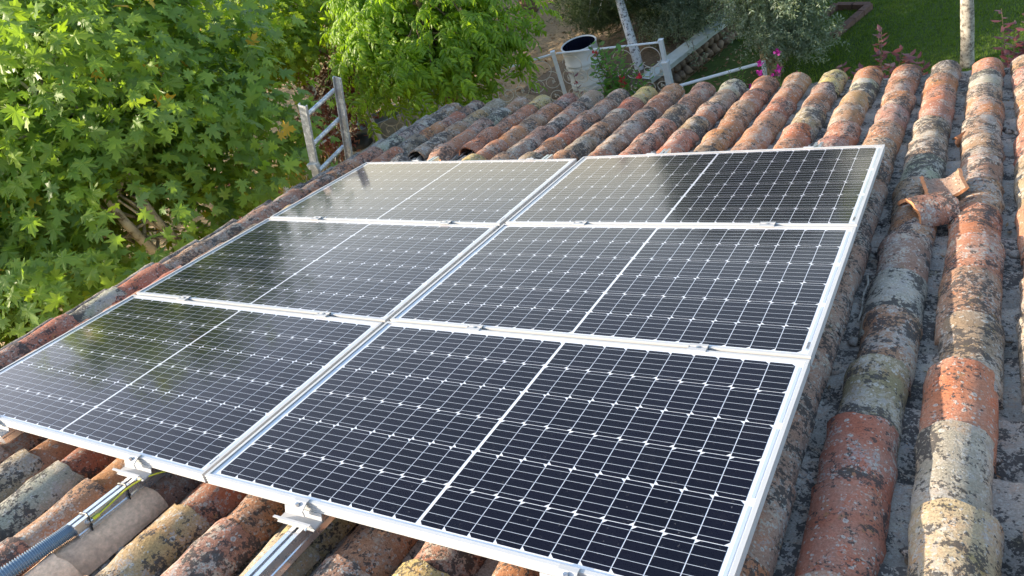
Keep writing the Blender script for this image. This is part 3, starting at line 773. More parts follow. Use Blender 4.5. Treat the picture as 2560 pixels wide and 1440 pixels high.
def cloud(lobes, nclump, nleaf, spread, shell=.55, upb=.8, droop=.5, rs=None, size=(.1, .2), zsq=.7):
    """lobes: (cx,cy,cz,rx,ry,rz). returns pos, R, scale, clump centres"""
    rs = rs or nr
    vol = np.array([l[3] * l[4] * l[5] for l in lobes]); pk = rs.choice(len(lobes), nclump, p=vol / vol.sum()); L = np.array(lobes)
    d = rs.normal(size=(nclump, 3)); d /= np.linalg.norm(d, axis=1, keepdims=True)
    rr = (shell + (1 - shell) * rs.rand(nclump)) ** .8 * (.82 + .28 * np.array([mnoise.noise(Vector((float(a_[0] * 2 + 5), float(a_[1] * 2), float(a_[2] * 2)))) for a_ in d]) * 2 + .05)
    cen = L[pk, :3] + d * L[pk, 3:6] * rr[:, None]
    w = rs.rand(nclump) ** 1.5 + .25; w /= w.sum(); ci = rs.choice(nclump, nleaf, p=w)
    off = rs.normal(size=(nleaf, 3)) * spread * np.array([1, 1, zsq]); pos = cen[ci] + off
    outw = d[ci] + off / spread * .35
    nrm = np.stack([outw[:, 0] * .6, outw[:, 1] * .6, outw[:, 2] * .3 + upb], 1) + rs.normal(size=(nleaf, 3)) * .5
    tip = outw * np.array([1, 1, .2]) + rs.normal(size=(nleaf, 3)) * .6 + np.array([0, 0, -droop])
    s_ = rs.uniform(size[0], size[1], nleaf)
    return pos, rot_from(nrm, tip, nleaf), s_, cen
def cam_depth(pos):
    q = (pos - cam_w) @ np.stack([rw, dw, fw], 1); px = q[:, 0] / q[:, 2] * 1957.95 + 1280; py = q[:, 1] / q[:, 2] * 1957.95 + 720
    ok = (q[:, 2] > 0) & (px > -40) & (px < 2600) & (py > -40) & (py < 1480); return np.where(ok, q[:, 2], 1e6), px, py
def roof_clear(pos, pad=.12):
    """drop leaves that would enter the house"""
    y = pos[:, 1]; z = pos[:, 2]; inside = (pos[:, 0] > -1.0 - pad) & (pos[:, 0] < 5.2) & (y > -2.1) & (y < 5.2 + pad)
    return ~inside
def twigs(b, trunk_top, cen, rad0, n=60, rs=None):
    rs = rs or rnd
    for c_ in (cen if len(cen) <= n else cen[nr.choice(len(cen), n, replace=False)]):
        p0 = Vector(trunk_top[rs.randrange(len(trunk_top))]); p3 = Vector(c_.tolist()); mid = p0.lerp(p3, .5) + Vector((rs.uniform(-.2, .2), rs.uniform(-.2, .2), rs.uniform(0, .3)))
        pts_ = [p0.lerp(mid, t).lerp(mid.lerp(p3, t), t) for t in (0, .25, .5, .75, 1)]
        b.tube(pts_, [rad0, rad0 * .75, rad0 * .5, rad0 * .32, rad0 * .15], 5, cap=False)
def tree(name, label, cat, base, stems, lobes, tmpl, m, mbark, nclump, nleaf, spread, size, ind=0, indname='leaf', group=None, tw=60, twr=.02, part='crown', holes=(), **kw):
    t = thing(name, label, cat, base, group=group); B = np.array(base)
    b = MB(); tops = []
    for pts_, rad in stems:
        P_ = [Vector(p) for p in pts_]; n_ = len(P_); sp = smoothpts(P_, 4)
        rr = np.interp(np.linspace(0, 1, len(sp)), np.linspace(0, 1, len(rad)), rad)
        rr = [float(r_ * (1 + .12 * mnoise.noise(Vector((i * .7, r_ * 50, 0))))) for i, r_ in enumerate(rr)]
        b.tube(sp, rr, 10, cap=True); tops += [tuple(p) for p in sp[len(sp) // 2:]]
    pos, Rm, s_, cen = cloud(lobes, nclump, nleaf, spread, size=size, **kw)
    if tops: twigs(b, tops, cen - 0, twr, tw)
    b.v = [(x - base[0], y - base[1], z - base[2]) for x, y, z in b.v]
    if b.v: b.build('trunk', mbark, t, smooth=True)
    ok = roof_clear(pos) & (pos[:, 2] > ZG + .05); pos, Rm, s_ = pos[ok], Rm[ok], s_[ok]
    for h in holes:
        ok = (((pos - np.array(h[:3])) / np.array(h[3:])) ** 2).sum(1) > .8 + .4 * nr.rand(len(pos)); pos, Rm, s_ = pos[ok], Rm[ok], s_[ok]
    tv, tf = tmpl
    if ind:
        dp, _, _ = cam_depth(pos); order = np.argsort(dp / s_)[:ind]
        order = order[dp[order] < 1e5]
        lb = MB(); lb.v = list(tv); lb.f = list(tf); lm_ = lb.mesh(indname, m)
        for i in order:
            R3 = Matrix(Rm[i].tolist()).to_4x4(); p = pos[i] - B
            link(indname, lm_, t, mw=Matrix.Translation(p.tolist()) @ R3 @ Matrix.Scale(float(s_[i]), 4))
        keep = np.ones(len(pos), bool); keep[order] = False; pos, Rm, s_ = pos[keep], Rm[keep], s_[keep]
    me = scatter_mesh(part, tv, tf, pos - B, Rm, s_, m)
    link(part, me, t, kind='stuff' if nleaf > 300 else None); return t
PL = plane_leaf(); OV = oval(); CP = compound(); NC = needle_clump(); SP = sprig(); SPo = sprig(10, .055, .34)

# plane trees beside the roof
tree('plane_tree', 'large plane tree with broad dark green lobed leaves crowding the left roof edge', 'tree', (-3.9, 3.7, ZG),
     [([(-3.9, 3.7, ZG - .05), (-3.45, 3.2, -2.6), (-3.15, 2.85, -1.6), (-3.0, 2.7, -.9), (-3.2, 2.9, 0)], [.10, .07, .052, .038, .02]),
      ([(-3.8, 3.8, ZG - .05), (-3.3, 3.35, -2.6), (-3.0, 3.05, -1.7), (-2.85, 2.9, -1.0), (-2.8, 3.1, -.2)], [.09, .06, .046, .034, .02]),
      ([(-4.0, 3.6, ZG - .05), (-4.3, 3.2, -2.6), (-4.6, 2.9, -1.4), (-4.8, 2.8, -.2)], [.10, .08, .05, .02])],
     [(-3.7, 3.6, .1, 2.0, 2.0, 1.45), (-3.1, 2.7, -.9, 1.6, 1.9, 1.0), (-4.6, 3.0, -.6, 2.2, 2.2, 1.5), (-2.9, 4.1, -1.0, 1.15, 1.0, .85), (-5.5, 4.6, -1.0, 1.6, 1.6, 1.0), (-7.6, 4.4, -.5, 1.6, 1.8, 1.2)], PL, M_plane, M_bark_plane, 760, 20000, .19, (.085, .175), ind=300, shell=.5, upb=.75, droop=.35, holes=[(-2.9, 2.7, -1.15, .45, .40, .42), (-2.2, 2.35, -.9, .40, .32, .32), (-1.6, 2.0, -.7, .35, .3, .27)])
tree('plane_tree', 'plane tree at the far left edge with leaves over the lower verge', 'tree', (-5.2, .9, ZG),
     [([(-5.2, .9, ZG - .05), (-4.8, 1.1, -2.6), (-4.6, 1.0, -1.5), (-4.7, 1.1, -.3)], [.14, .11, .08, .04]),
      ([(-5.1, 1.0, ZG - .05), (-4.6, 1.7, -2.7), (-4.2, 1.9, -1.8), (-3.9, 2.0, -1.0)], [.09, .07, .05, .02])],
     [(-4.9, .9, -.5, 1.9, 2.0, 1.6), (-3.9, 1.2, -1.25, 1.6, 1.6, .85), (-5.6, 2.2, -.6, 1.9, 1.8, 1.5)], PL, M_plane, M_bark_plane, 480, 11000, .19, (.085, .175), ind=120, shell=.5, upb=.75, droop=.35, holes=[(-2.9, 2.7, -1.15, .45, .40, .42), (-2.2, 2.35, -.9, .40, .32, .32), (-1.6, 2.0, -.7, .35, .3, .27)])
tree('plane_tree', 'sunlit yellow green plane tree behind the ladder', 'tree', (-6.3, 8.6, ZG),
     [([(-6.3, 8.6, ZG - .05), (-6.2, 8.5, -2.2), (-6.3, 8.6, -.8)], [.10, .08, .04])],
     [(-5.6, 7.8, -1.25, 1.35, 1.2, 1.0), (-5.2, 7.5, -1.4, .7, .7, .6), (-7.2, 7.4, -1.6, 1.6, 1.6, 1.2)], PL, M_planey, M_bark_plane, 340, 9000, .17, (.08, .14), shell=.45, upb=.7, droop=.3)
tree('walnut_tree', 'bright walnut tree with hanging compound leaves above the far left roof corner', 'tree', (-2.7, 7.5, ZG),
     [([(-2.7, 7.5, ZG - .05), (-2.6, 7.4, -2.7), (-2.4, 7.3, -1.9), (-2.3, 7.2, -1.0)], [.12, .09, .07, .03]), ([(-2.6, 7.4, -2.7), (-1.9, 7.2, -2.0), (-1.6, 7.0, -1.6)], [.06, .04, .02])],
     [(-2.35, 7.3, -1.4, 1.25, 1.2, .9), (-1.85, 6.9, -1.9, .85, .85, .58), (-3.0, 7.6, -1.3, 1.2, 1.1, .9), (-3.1, 6.9, -1.8, .6, .6, .6)], CP, M_walnut, M_bark, 260, 3000, .15, (.13, .21), ind=250, indname='compound_leaf', shell=.5, upb=.8, droop=.9)
# darker trees and shrubs behind
tree('pine_tree', 'dark pine above the dry path beyond the barrel', 'tree', (-2.6, 13.6, ZG),
     [([(-2.6, 13.6, ZG - .05), (-2.6, 13.6, -1.5), (-2.5, 13.6, .3)], [.16, .12, .05])],
     [(-2.4, 13.2, -1.8, 1.6, 1.4, 1.0), (-2.1, 11.3, -3.1, .75, .6, .5), (-1.4, 11.0, -2.9, .8, .6, .55)], NC, M_pine, M_bark, 340, 13000, .15, (.09, .15), shell=.4, upb=.3, droop=0)
tree('pine_tree', 'dark pine whose whitewashed trunk stands behind the scroll railing', 'tree', (-.69, 9.58, ZG),
     [([(-.69, 9.58, ZG - .05), (-.72, 9.62, -3.2), (-.83, 9.75, -2.4), (-.92, 9.9, -1.6), (-.95, 10.1, -.6)], [.075, .07, .06, .05, .03])],
     [(-.95, 10.3, -2.0, 1.0, .9, .6), (-1.3, 10.5, -2.75, .55, .45, .4), (-.8, 10.6, -2.6, .5, .5, .4)], NC, M_pine, M_bark_white, 240, 9000, .14, (.08, .13), shell=.4, upb=.3, droop=0)
tree('pine_tree', 'brown trunked pine at the top of the dry path beside the walnut', 'tree', (-4.3, 13.2, ZG),
     [([(-4.3, 13.2, ZG - .05), (-4.4, 13.2, -2.6), (-4.6, 13.2, -1)], [.16, .13, .08])],
     [(-4.6, 13.3, -1.5, 1.8, 1.6, 1.0)], NC, M_pine, M_bark, 200, 5000, .18, (.07, .13), shell=.4, upb=.3, droop=0)
tree('olive_tree', 'silvery olive tree with knotted trunk beside the low white wall', 'tree', (1.25, 9.75, ZG),
     [([(1.21, 9.61, ZG - .05), (1.16, 9.66, -3.35), (1.02, 9.75, -2.9), (1.05, 9.9, -2.2), (.9, 10.1, -1.2)], [.13, .10, .085, .06, .03]), ([(1.3, 9.63, ZG - .05), (1.22, 9.7, -3.3), (1.35, 9.8, -2.8), (1.5, 9.9, -2.0)], [.09, .07, .05, .03])],
     [(1.38, 9.6, -2.7, .62, .6, .55), (1.3, 10.0, -2.2, .85, .9, .6), (1.62, 9.4, -3.0, .38, .4, .42)], SPo, M_olive, M_bark_olive, 480, 11000, .13, (.11, .18), shell=.35, upb=.2, droop=.7, twr=.015)
tree('olive_tree', 'loose second olive crown above the bare soil left of the white wall', 'tree', (-.1, 11.3, ZG + .15),
     [([(-.1, 11.3, ZG), (.0, 11.3, -2.9), (-.1, 11.3, -1.6)], [.05, .04, .02])],
     [(-.3, 10.55, -2.95, .75, .65, .5), (-.1, 11.1, -2.4, 1.0, .9, .7)], SPo, M_olive, M_bark_olive, 230, 6500, .14, (.11, .18), shell=.3, upb=.2, droop=.5)
# background screen of mixed trees
bgs = [(-9.5, 12.5, 2.2, M_hedge, 'broad bush left of the sunlit plane tree, farther back'), (-7.8, 14.5, 2.0, M_planey, 'yellow green tree in the distance behind the walnut'), (-12.5, 8.5, 2.4, M_hedge, 'dark tree in the distance beyond the plane trees'),
       (-11.0, 4.5, 2.2, M_planey, 'sunny tree far left glimpsed through the plane leaves'), (-13.5, 15.5, 2.6, M_hedge, 'large tree at the top left, farthest of the garden'), (-6.0, 11.3, 1.2, M_hedge, 'rounded green bush behind the dry grass'),
       (2.6, 15.5, 1.5, M_hedge, 'dark shrub beyond the lawn border'), (-.5, 15.0, 1.6, M_hedge, 'dark shrub beyond the olive trees'), (-9.2, .6, 1.8, M_hedge, 'dark shrub low behind the plane tree trunks')]
for i, (x, y, r_, m_, l_) in enumerate(bgs):
    zc = ZG + r_ * .95
    tree('background_tree', l_, 'tree', (x, y, ZG), [([(x, y, ZG - .05), (x, y, zc), (x, y, zc + r_ * .3)], [.1, .07, .03])],
         [(x, y, zc, r_, r_, r_ * .85), (x + r_ * .5, y - r_ * .4, zc - r_ * .3, r_ * .7, r_ * .7, r_ * .6)], OV, m_, M_bark, 200, 6500, .2, (.08, .15), shell=.5, group='trees and shrubs closing the garden', upb=.6, droop=.2)
tree('pine_tree', 'tall dark pine at the back, its crown above the picture', 'tree', (-.3, 15.6, ZG),
     [([(-.3, 15.6, ZG - .05), (-.3, 15.6, -1.5), (-.3, 15.6, 1.6)], [.2, .16, .05])],
     [(-.3, 15.6, .1, 2.5, 2.0, 2.3), (-.9, 15.3, -1.6, 1.9, 1.6, 1.0)], NC, M_pine, M_bark, 420, 14000, .2, (.18, .28), shell=.35, upb=.3, droop=0)
# thin tree at the right, its crown hanging in from above
tree('young_plane_tree', 'slim grey trunk on the lawn with one bright leaf spray at the top edge', 'tree', (3.6, 9.37, ZG),
     [([(3.6, 9.37, ZG - .05), (3.585, 9.38, -3.2), (3.55, 9.40, -2.4), (3.54, 9.42, -1.2), (3.5, 9.5, .2)], [.085, .075, .068, .055, .03])],
     [(3.5, 9.7, .6, 1.4, 1.3, .9), (3.15, 9.2, -1.05, .30, .25, .12)], PL, M_planey, M_bark_grey, 120, 1500, .12, (.12, .19), shell=.4, upb=.8, droop=.2, tw=30)

# purple-leaved shrub, dry grasses
tree('purple_shrub', 'dark purple leaved shrub behind the ladder rungs', 'shrub', (-4.75, 8.15, ZG), [([(-4.75, 8.15, ZG), (-4.7, 8.1, -2.6), (-4.7, 8.1, -1.9)], [.03, .02, .01])],
     [(-4.5, 7.6, -2.3, .6, .45, .85), (-4.7, 7.1, -2.7, .5, .4, .6)], OV, M_purple, M_bark, 110, 3600, .12, (.05, .085), shell=.3, upb=.4, droop=.4)
tree('purple_shrub', 'low purple shrub at the foot of the plane trunks', 'shrub', (-5.4, 5.6, ZG), [([(-5.4, 5.6, ZG), (-5.4, 5.6, -2.9)], [.03, .01])],
     [(-5.4, 5.6, -3.1, .6, .6, .5)], OV, M_purple, M_bark, 60, 1500, .12, (.05, .09), shell=.3, upb=.4, droop=.3)
def blades(name, label, cat, c, rx, ry, n, h, m, kind=None, lean=.5, parent=None):
    a_ = nr.rand(n) * 2 * np.pi; q = np.sqrt(nr.rand(n)); pos = np.stack([q * np.cos(a_) * rx, q * np.sin(a_) * ry, np.zeros(n)], 1)
    tip = np.stack([nr.normal(size=n) * lean + pos[:, 0] / max(rx, .01) * lean, nr.normal(size=n) * lean + pos[:, 1] / max(ry, .01) * lean, np.ones(n)], 1)
    nrm = nr.normal(size=(n, 3)) * np.array([1, 1, .1])
    v = [(-.012, 0, 0), (.012, 0, 0), (.008, .6, .04), (-.008, .6, .04), (0, 1, .16)]; f = [(0, 1, 2, 3), (3, 2, 4)]
    me = scatter_mesh(name, v, f, pos, rot_from(nrm, tip, n), nr.uniform(.6, 1, n) * h, m)
    o = link(name, me, label=label, cat=cat, kind=kind); o.location = c; return o
for i, (x, y, l_) in enumerate(((-5.6, 6.9, 'tuft of tall dry grass left of the ladder'), (-4.15, 8.55, 'tuft of dry grass behind the grey trough'), (-6.2, 7.9, 'tuft of dry grass behind the purple shrub'))):
    blades('grass_tuft', l_, 'grass tuft', (x, y, ZG), .30, .3, 420, .85, M_dry, lean=.28)
# fallen leaves and pebbles on the bare ground, as ground cover
n = 5000
pos = np.stack([nr.uniform(-6.5, .3, n), nr.uniform(6.5, 14, n), np.full(n, ZG + .02)], 1)
keep = np.array([mnoise.noise(Vector((float(p[0] * .9), float(p[1] * .9), 0))) + .35 * nr.rand() > .12 for p in pos]); pos = pos[keep]; n = len(pos)
link('leaf_litter', scatter_mesh('leaf_litter', OV[0], OV[1], pos, rot_from(np.array([0, 0, 1.]) + nr.normal(size=(n, 3)) * .5, nr.normal(size=(n, 3)), n), nr.uniform(.04, .10, n), M_litter), label='fallen brown leaves scattered over the dry earth', cat='leaf litter', kind='stuff')
n = 2500
pos = np.stack([nr.uniform(-.9, 5, n), nr.uniform(5.6, 10.6, n), np.full(n, ZG + .03)], 1); pos = pos[(pos[:, 1] < 9.2) | (pos[:, 0] < 1.4)]; n = len(pos)
link('leaf_litter', scatter_mesh('leaf_litter', OV[0], OV[1], pos, rot_from(np.array([0, 0, 1.]) + nr.normal(size=(n, 3)) * .5, nr.normal(size=(n, 3)), n), nr.uniform(.03, .08, n), M_litter), label='dark leaf litter in the bed under the olive', cat='leaf litter', kind='stuff')
o_ = link('channel_debris', scatter_mesh('channel_debris', OV[0], OV[1], DEBRIS, rot_from(np.array([0, 0, 1.]) + nr.normal(size=(len(DEBRIS), 3)) * .6, nr.normal(size=(len(DEBRIS), 3)), len(DEBRIS)), nr.uniform(.012, .035, len(DEBRIS)), M_litter), roof, kind='stuff')
# lawn blades
n = 110000
pos = np.stack([nr.uniform(.2, 6.5, n), nr.uniform(8.6, 14.5, n), np.full(n, ZG)], 1)
pos = pos[(pos[:, 1] > 9.2 + (1.6 - pos[:, 0]).clip(0) * 1.4)]; n = len(pos)
hh = nr.uniform(.025, .055, n)
link('grass', scatter_mesh('grass', [(-.12, 0, 0), (.12, 0, 0), (0, 1, .35)], [(0, 1, 2)], pos, rot_from(nr.normal(size=(n, 3)) * np.array([1, 1, .1]), np.stack([nr.normal(size=n) * .5, nr.normal(size=n) * .5, np.ones(n)], 1), n), hh, M_grass), label='short green lawn grass beyond the eave', cat='grass', kind='stuff')

# ---------------------------------------------------------------- terrace railing with scrollwork
def spiral(c, ux, r0, r1, a0, turns, n=26):
    ux = Vector(ux); uz = Vector((0, 0, 1)); out = []
    for i in range(n):
        t = i / (n - 1); a_ = a0 + turns * 2 * math.pi * t; r_ = r0 + (r1 - r0) * t
        out.append(Vector(c) + ux * (r_ * math.cos(a_)) + uz * (r_ * math.sin(a_)))
    return out
def railing(label, a_, b_, ztop=-2.75, posts=(0, 1), wide=()):
    A, B = Vector((a_[0], a_[1], 0)), Vector((b_[0], b_[1], 0)); L = (B - A).length; u = (B - A).normalized()
    t = thing('railing', label, 'railing', (A.x, A.y, ZG), group='white railing with scrollwork round the terrace'); H = ztop - ZG
    b = MB(); b.tube([Vector((0, 0, H)), u * L + Vector((0, 0, H))], .016, 8); b.build('top_rail', M_white, t)
    b = MB(); b.tube([Vector((0, 0, .12)), u * L + Vector((0, 0, .12))], .012, 8); b.build('bottom_rail', M_white, t)
    for p in posts:
        b = MB(); Mx = Matrix.Translation(u * L * p) @ u.to_track_quat('X', 'Z').to_matrix().to_4x4()
        w = .055
        b.box((0, 0, H / 2 + .01), (w, w, H + .04), Mx); b.box((0, 0, H + .035), (w + .012, w + .012, .012), Mx); b.build('post', M_white, t)
        if p in wide:
            b = MB(); b.box((0, .0, .35), (w + .03, w + .03, .70), Mx); b.box((0, 0, .71), (w + .045, w + .045, .02), Mx); b.build('post_sleeve', M_white, t)
    nmod = max(1, round(L / .46)); mw_ = L / nmod
    for k in range(nmod):
        c = (k + .5) * mw_; o = u * c
        # mirrored S-scrolls and a C-scroll joining them
        for s in (-1, 1):
            for (cz, r0, r1, a0, tn) in ((.60, .15, .03, R(90), -1.35), (.34, .13, .025, R(-90), 1.5)):
                cc = o + Vector((0, 0, cz)) + u * (s * mw_ * .22)
                b = MB(); b.tube(spiral(cc, tuple(u * s), r0 * (mw_ / .46), r1, a0, tn), .0058, 5); b.build('scroll', M_iron, t)
                e = spiral(cc, tuple(u * s), r0, r1, a0, tn)[-1]
                b = MB()
                for g_ in range(3): rock(b, (e.x + u.x * .016 * math.cos(g_ * 2.1), e.y + u.y * .016 * math.cos(g_ * 2.1), e.z + .016 * math.sin(g_ * 2.1)), .013, g_, (1, 1, 1), 5)
                b.build('leaf_ornament', M_iron, t)
        b = MB(); b.tube(spiral(o + Vector((0, 0, .80)), tuple(u), .15, .15, R(200), .9), .0058, 5); b.build('scroll', M_iron, t)
    return t
railing('scroll railing running away beside the ladder, posts at both ends', (-5.15, 5.2), (-4.33, 7.62), posts=(.32, 1))
railing('scroll railing passing under the walnut to the barrel', (-4.29, 7.66), (-1.65, 8.89), posts=(1,))
railing('scroll railing between the barrel and the sleeved white post', (-1.60, 8.89), (.01, 8.86), posts=(1,), wide=(1,))
b = MB(); b.tube([(0, 0, 0), (1.05, .42, .02)], .022, 8); b.box((1.05, .42, -.12), (.05, .05, .30)); b.box((0.02, 0, -.14), (.05, .05, .28))
b.build('low_rail', M_white, label='low white pipe rail right of the sleeved post', cat='rail').location = (.18, 8.75, -3.36)
# whitewashed low wall
def wgeo(p): return Vector(p)
wl = thing('low_wall', 'low stone wall with broad whitewashed coping running away behind the railing', 'wall', (-.30, 9.25, ZG))
A = Vector((-.40, 9.0)); B2 = Vector((.50, 11.15)); L = (B2 - A).length; u2 = (B2 - A).normalized(); q2 = Vector((-u2.y, u2.x)); Hc = .42; bo = Vector((-.30, 9.25))
b = MB(); P = []
for j in range(24):
    t_ = j / 23; c = A + u2 * L * t_ - bo
    for s in (-1, 1):
        w_ = .12 + .012 * mnoise.noise(Vector((t_ * 12, s, 0)))
        P.append((c.x + q2.x * s * w_, c.y + q2.y * s * w_, Hc + .012 * mnoise.noise(Vector((t_ * 9, s * 2, 3)))))
top = P[:]; bot = [(x, y, z - .07) for x, y, z in P]
b.quadgrid(top, 2, 24); b.quadgrid([bot[i] for i in range(1, 48, 2)] + [top[i] for i in range(1, 48, 2)], 24, 2, flip=True); b.quadgrid([top[i] for i in range(0, 48, 2)] + [bot[i] for i in range(0, 48, 2)], 24, 2, flip=True)
b.f += [(0, 1, 1 + 48 + 23, 0)] if False else []
b.build('coping', M_coping, wl, smooth=False)
for j in range(17):
    for r_ in range(2):
        b = MB(); c = A + u2 * (L * (j + .5 + .3 * r_) / 17.5) - bo
        Mx = Matrix.Translation((c.x, c.y, .09 + r_ * .17)) @ Matrix.Rotation(math.atan2(u2.y, u2.x), 4, 'Z')
        rock(b, (0, 0, 0), .095, j * 3 + r_, (.75, 1.05, .85), 6); b.v = [tuple(Mx @ Vector(v)) for v in b.v]
        b.build('stone', M_stone, wl, smooth=True)
# raised soil terrace behind it
b = MB(); P = []
for j in range(20):
    for i in range(20):
        s_ = j / 19 * 3.2 - .3; w_ = .1 + i / 19 * 2.6
        c = A + u2 * s_ + q2 * w_
        P.append((c.x, c.y, ZG + (.28 + .03 * mnoise.noise(Vector((c.x * 2, c.y * 2, 0)))) * (1 - (i / 19) ** 2) * min(1, (s_ + .35) * 2.5)))
b.quadgrid(P, 20, 20); b.build('soil_terrace', M_path, smooth=True, kind='structure')

# ---------------------------------------------------------------- barrel, trough, bin
ba = thing('barrel', 'white painted steel drum, open and full of dark water, behind roses', 'barrel', (-1.42, 9.30, ZG))
r_ = .265
pr = [(r_ * .98, 0), (r_, .02), (r_, .28), (r_ + .012, .295), (r_, .31), (r_, .345), (r_ + .012, .36), (r_, .375), (r_, .60), (r_ + .012, .615), (r_, .63), (r_, .665), (r_ + .012, .68), (r_, .695), (r_, .91), (r_ + .010, .92), (r_, .935), (r_ - .012, .93), (r_ - .012, .5)]
b = MB(); b.lathe(pr, 36); b.build('drum', M_barrel, ba, smooth=True)
b = MB(); b.lathe([(r_ - .011, .50), (.001, .50)], 24); b.build('water', M_barrelin, ba)
b = MB(); b.lathe([(r_ - .016, .92), (r_ - .016, .49)], 30); b.build('dark_inner_wall', M_barrelin, ba)  # near-black sleeve just inside the white drum wall
tr = thing('trough', 'long grey metal trough lying beyond the verge under the walnut', 'trough', (-4.2, 8.15, ZG))
b = MB(); Mx = Matrix.Rotation(R(38), 4, 'Z')
def tro(l, w, z, k): return [Vector((sx * l, sy * w, z)) for sx, sy in ((-1, -1), (1, -1), (1, 1), (-1, 1))]
v = tro(.62, .16, .25, 0) + tro(.72, .24, .72, 0) + tro(.69, .21, .72, 0) + tro(.60, .14, .30, 0)
b.v = [tuple(Mx @ p) for p in v]
for i in range(4):
    j = (i + 1) % 4; b.f += [(i, j, 4 + j, 4 + i), (4 + i, 4 + j, 8 + j, 8 + i), (8 + i, 8 + j, 12 + j, 12 + i)]
b.f += [(3, 2, 1, 0), (12, 13, 14, 15)]; b.build('tub', M_trough, tr)
b = MB()
for sx in (-1, 1): b.box((sx * .5, 0, .12), (.06, .30, .26), Mx)
b.build('stand', M_trough, tr)
bn = thing('garden_bin', 'grey bin with dark rounded lid behind the ladder', 'bin', (-4.42, 7.28, ZG))
b = MB(); b.lathe([(.001, 0), (.15, 0), (.19, .62), (.19, .64)], 16); b.build('body', M_trough, bn, smooth=True)
b = MB(); b.lathe([(.20, .63), (.20, .67), (.16, .75), (.08, .79), (.001, .80)], 16); b.build('lid', M_black, bn, smooth=True)
# brick edged bed on the lawn
be = thing('bed_border', 'brick border round a small bed on the shaded lawn', 'bed border', (1.85, 10.95, ZG))
cn = [Vector((1.40, 10.62)), Vector((1.90, 10.48)), Vector((2.28, 11.35)), Vector((1.80, 11.50))]
for i in range(4):
    p, q = cn[i], cn[(i + 1) % 4]; L = (q - p).length; nb = max(2, int(L / .22)); an = math.atan2((q - p).y, (q - p).x)
    for k in range(nb):
        c = p.lerp(q, (k + .5) / nb)
        b = MB(); b.box((0, 0, .045), (L / nb - .012, .10, .10 + rnd.uniform(-.01, .01)), Matrix.Translation((c.x - 1.85, c.y - 10.95, 0)) @ Matrix.Rotation(an + rnd.uniform(-.04, .04), 4, 'Z')); b.build('brick', M_brick, be)

# ---------------------------------------------------------------- small plants
def plant(name, label, cat, base, stems, m, size, n_per, tmpl=OV, fl=None, flm=None, grp=None, up=.4):
    t = thing(name, label, cat, base, group=grp); b = MB(); pos = []; nrmv = []; tips = []; ends = []
    for (dx, dy, h) in stems:
        p0 = Vector((dx * .25, dy * .25, 0)); p1 = Vector((dx, dy, h)); mid = p0.lerp(p1, .5) + Vector((dx * -.15 + rnd.uniform(-.03, .03), rnd.uniform(-.03, .03), 0))
        P_ = [p0.lerp(mid, q).lerp(mid.lerp(p1, q), q) for q in [i / 8 for i in range(9)]]
        b.tube(P_, [.008 * (1 - .7 * i / 8) for i in range(9)], 5)
        ends.append(p1)
        for k in range(n_per):
            q = .25 + .75 * (k + .5) / n_per; c = P_[min(8, int(q * 8))].lerp(P_[min(8, int(q * 8) + 1)], q * 8 % 1)
            g_ = k * 2.4 + rnd.random(); d = (math.cos(g_), math.sin(g_), up + rnd.uniform(-.3, .3)); pos.append(tuple(c)); tips.append(d); nrmv.append((-d[0] * .4 + rnd.gauss(0, .3), -d[1] * .4 + rnd.gauss(0, .3), 1))
    b.build('stem', M_bark, t, smooth=True)
    n_ = len(pos); me = scatter_mesh('leaves', tmpl[0], tmpl[1], np.array(pos), rot_from(np.array(nrmv, float), np.array(tips, float), n_), nr.uniform(.7, 1.15, n_) * size, m)
    link('leaves', me, t, kind='stuff')
    if fl:
        for i in range(fl):
            e = ends[i % len(ends)] + Vector((rnd.uniform(-.03, .03), rnd.uniform(-.03, .03), rnd.uniform(-.05, .03)))
            b = MB()
            nn = 14; po = np.array([[e.x, e.y, e.z]] * nn) + nr.normal(size=(nn, 3)) * .012; tp = nr.normal(size=(nn, 3)) + np.array([0, 0, .6])
            link('flower', scatter_mesh('flower', oval(.42, -.1, -.1)[0], OV[1], po, rot_from(nr.normal(size=(nn, 3)), tp, nn), np.full(nn, .045), flm), t)
    return t
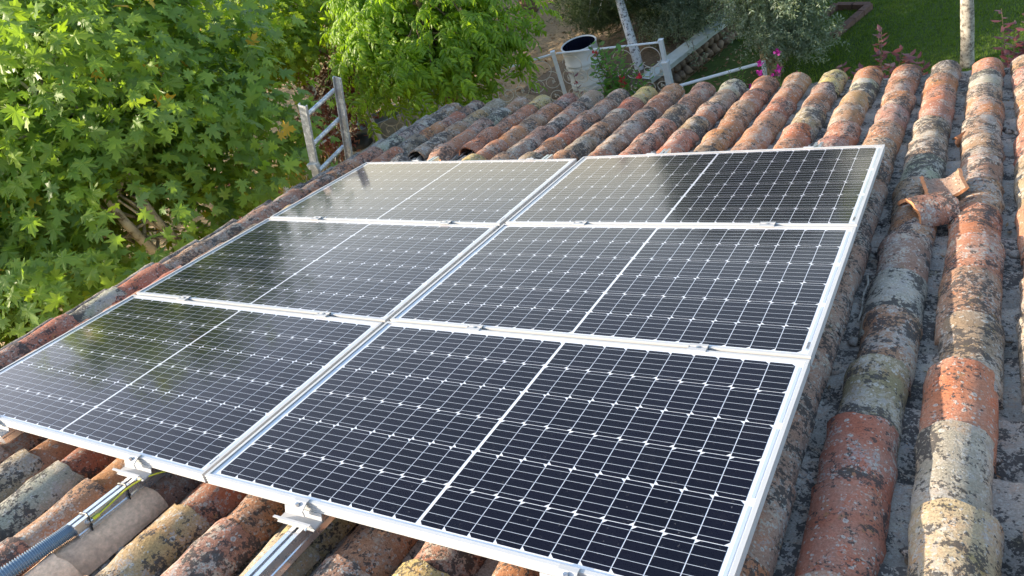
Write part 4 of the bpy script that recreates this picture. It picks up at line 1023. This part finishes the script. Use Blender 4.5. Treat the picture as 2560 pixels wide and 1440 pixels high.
def stems(n, r, h0, h1): return [(rnd.uniform(-r, r), rnd.uniform(-r, r), rnd.uniform(h0, h1)) for _ in range(n)]
# red-leaved plum shoots along the far eave (x, y at ground; tops just above the eave line)
for i, (x, y, h, nst, r, l_) in enumerate(((1.98, 8.0, .80, 3, .10, 'small red plum shoot right of the magenta flowers'), (2.42, 8.0, 1.02, 6, .24, 'bushy red plum shoots second from the olive'),
        (2.80, 8.0, 1.22, 6, .24, 'tall red plum shoots left of the slim grey trunk'), (3.08, 8.1, 1.30, 3, .16, 'thin pale red plum shoots, tallest of the row'), (4.05, 8.0, 1.35, 8, .16, 'dark red plum shoots at the right edge of the picture'))):
    plant('plum_shoot', l_, 'shrub', (x, y, ZG), stems(nst, r, h * .6, h), M_photinia, .11, 26, grp='red leaved shoots beyond the eave')
plant('magenta_flowers', 'clump of bright magenta flowers beside the olive trunk', 'flowers', (1.55, 8.25, ZG), stems(12, .26, .60, .88), M_rose, .06, 9, fl=9, flm=M_magenta)
plant('rose_bush', 'tall rose bush with red blooms in front of the white barrel', 'rose bush', (-.36, 8.05, ZG), stems(36, .27, .6, 1.5), M_rose, .10, 30, fl=5, flm=M_redfl)
plant('rose_bush', 'second rose bush right of the barrel against the railing', 'rose bush', (-.10, 8.0, ZG), stems(14, .24, .5, 1.15), M_rose, .08, 22, fl=2, flm=M_redfl)
plant('plum_shoot', 'single dark purple shoot in front of the white barrel', 'shrub', (-.75, 7.75, ZG), [(-.05, .0, 1.25)], M_photinia, .09, 18, grp='red leaved shoots beyond the eave')
plant('plum_shoot', 'low purple leaves at the eave left of the whitewashed trunk', 'shrub', (-.32, 7.5, ZG), stems(5, .16, .7, .95), M_purple, .09, 14, grp='red leaved shoots beyond the eave')
plant('climber', 'small green climber beside the low pipe rail', 'plant', (.95, 8.75, ZG), stems(6, .14, .35, .75), M_rose, .05, 16)
plant('climber', 'sparse green creeper hanging over the white coping', 'plant', (.15, 9.75, ZG + .1), stems(6, .22, .3, .6), M_olive, .05, 14)
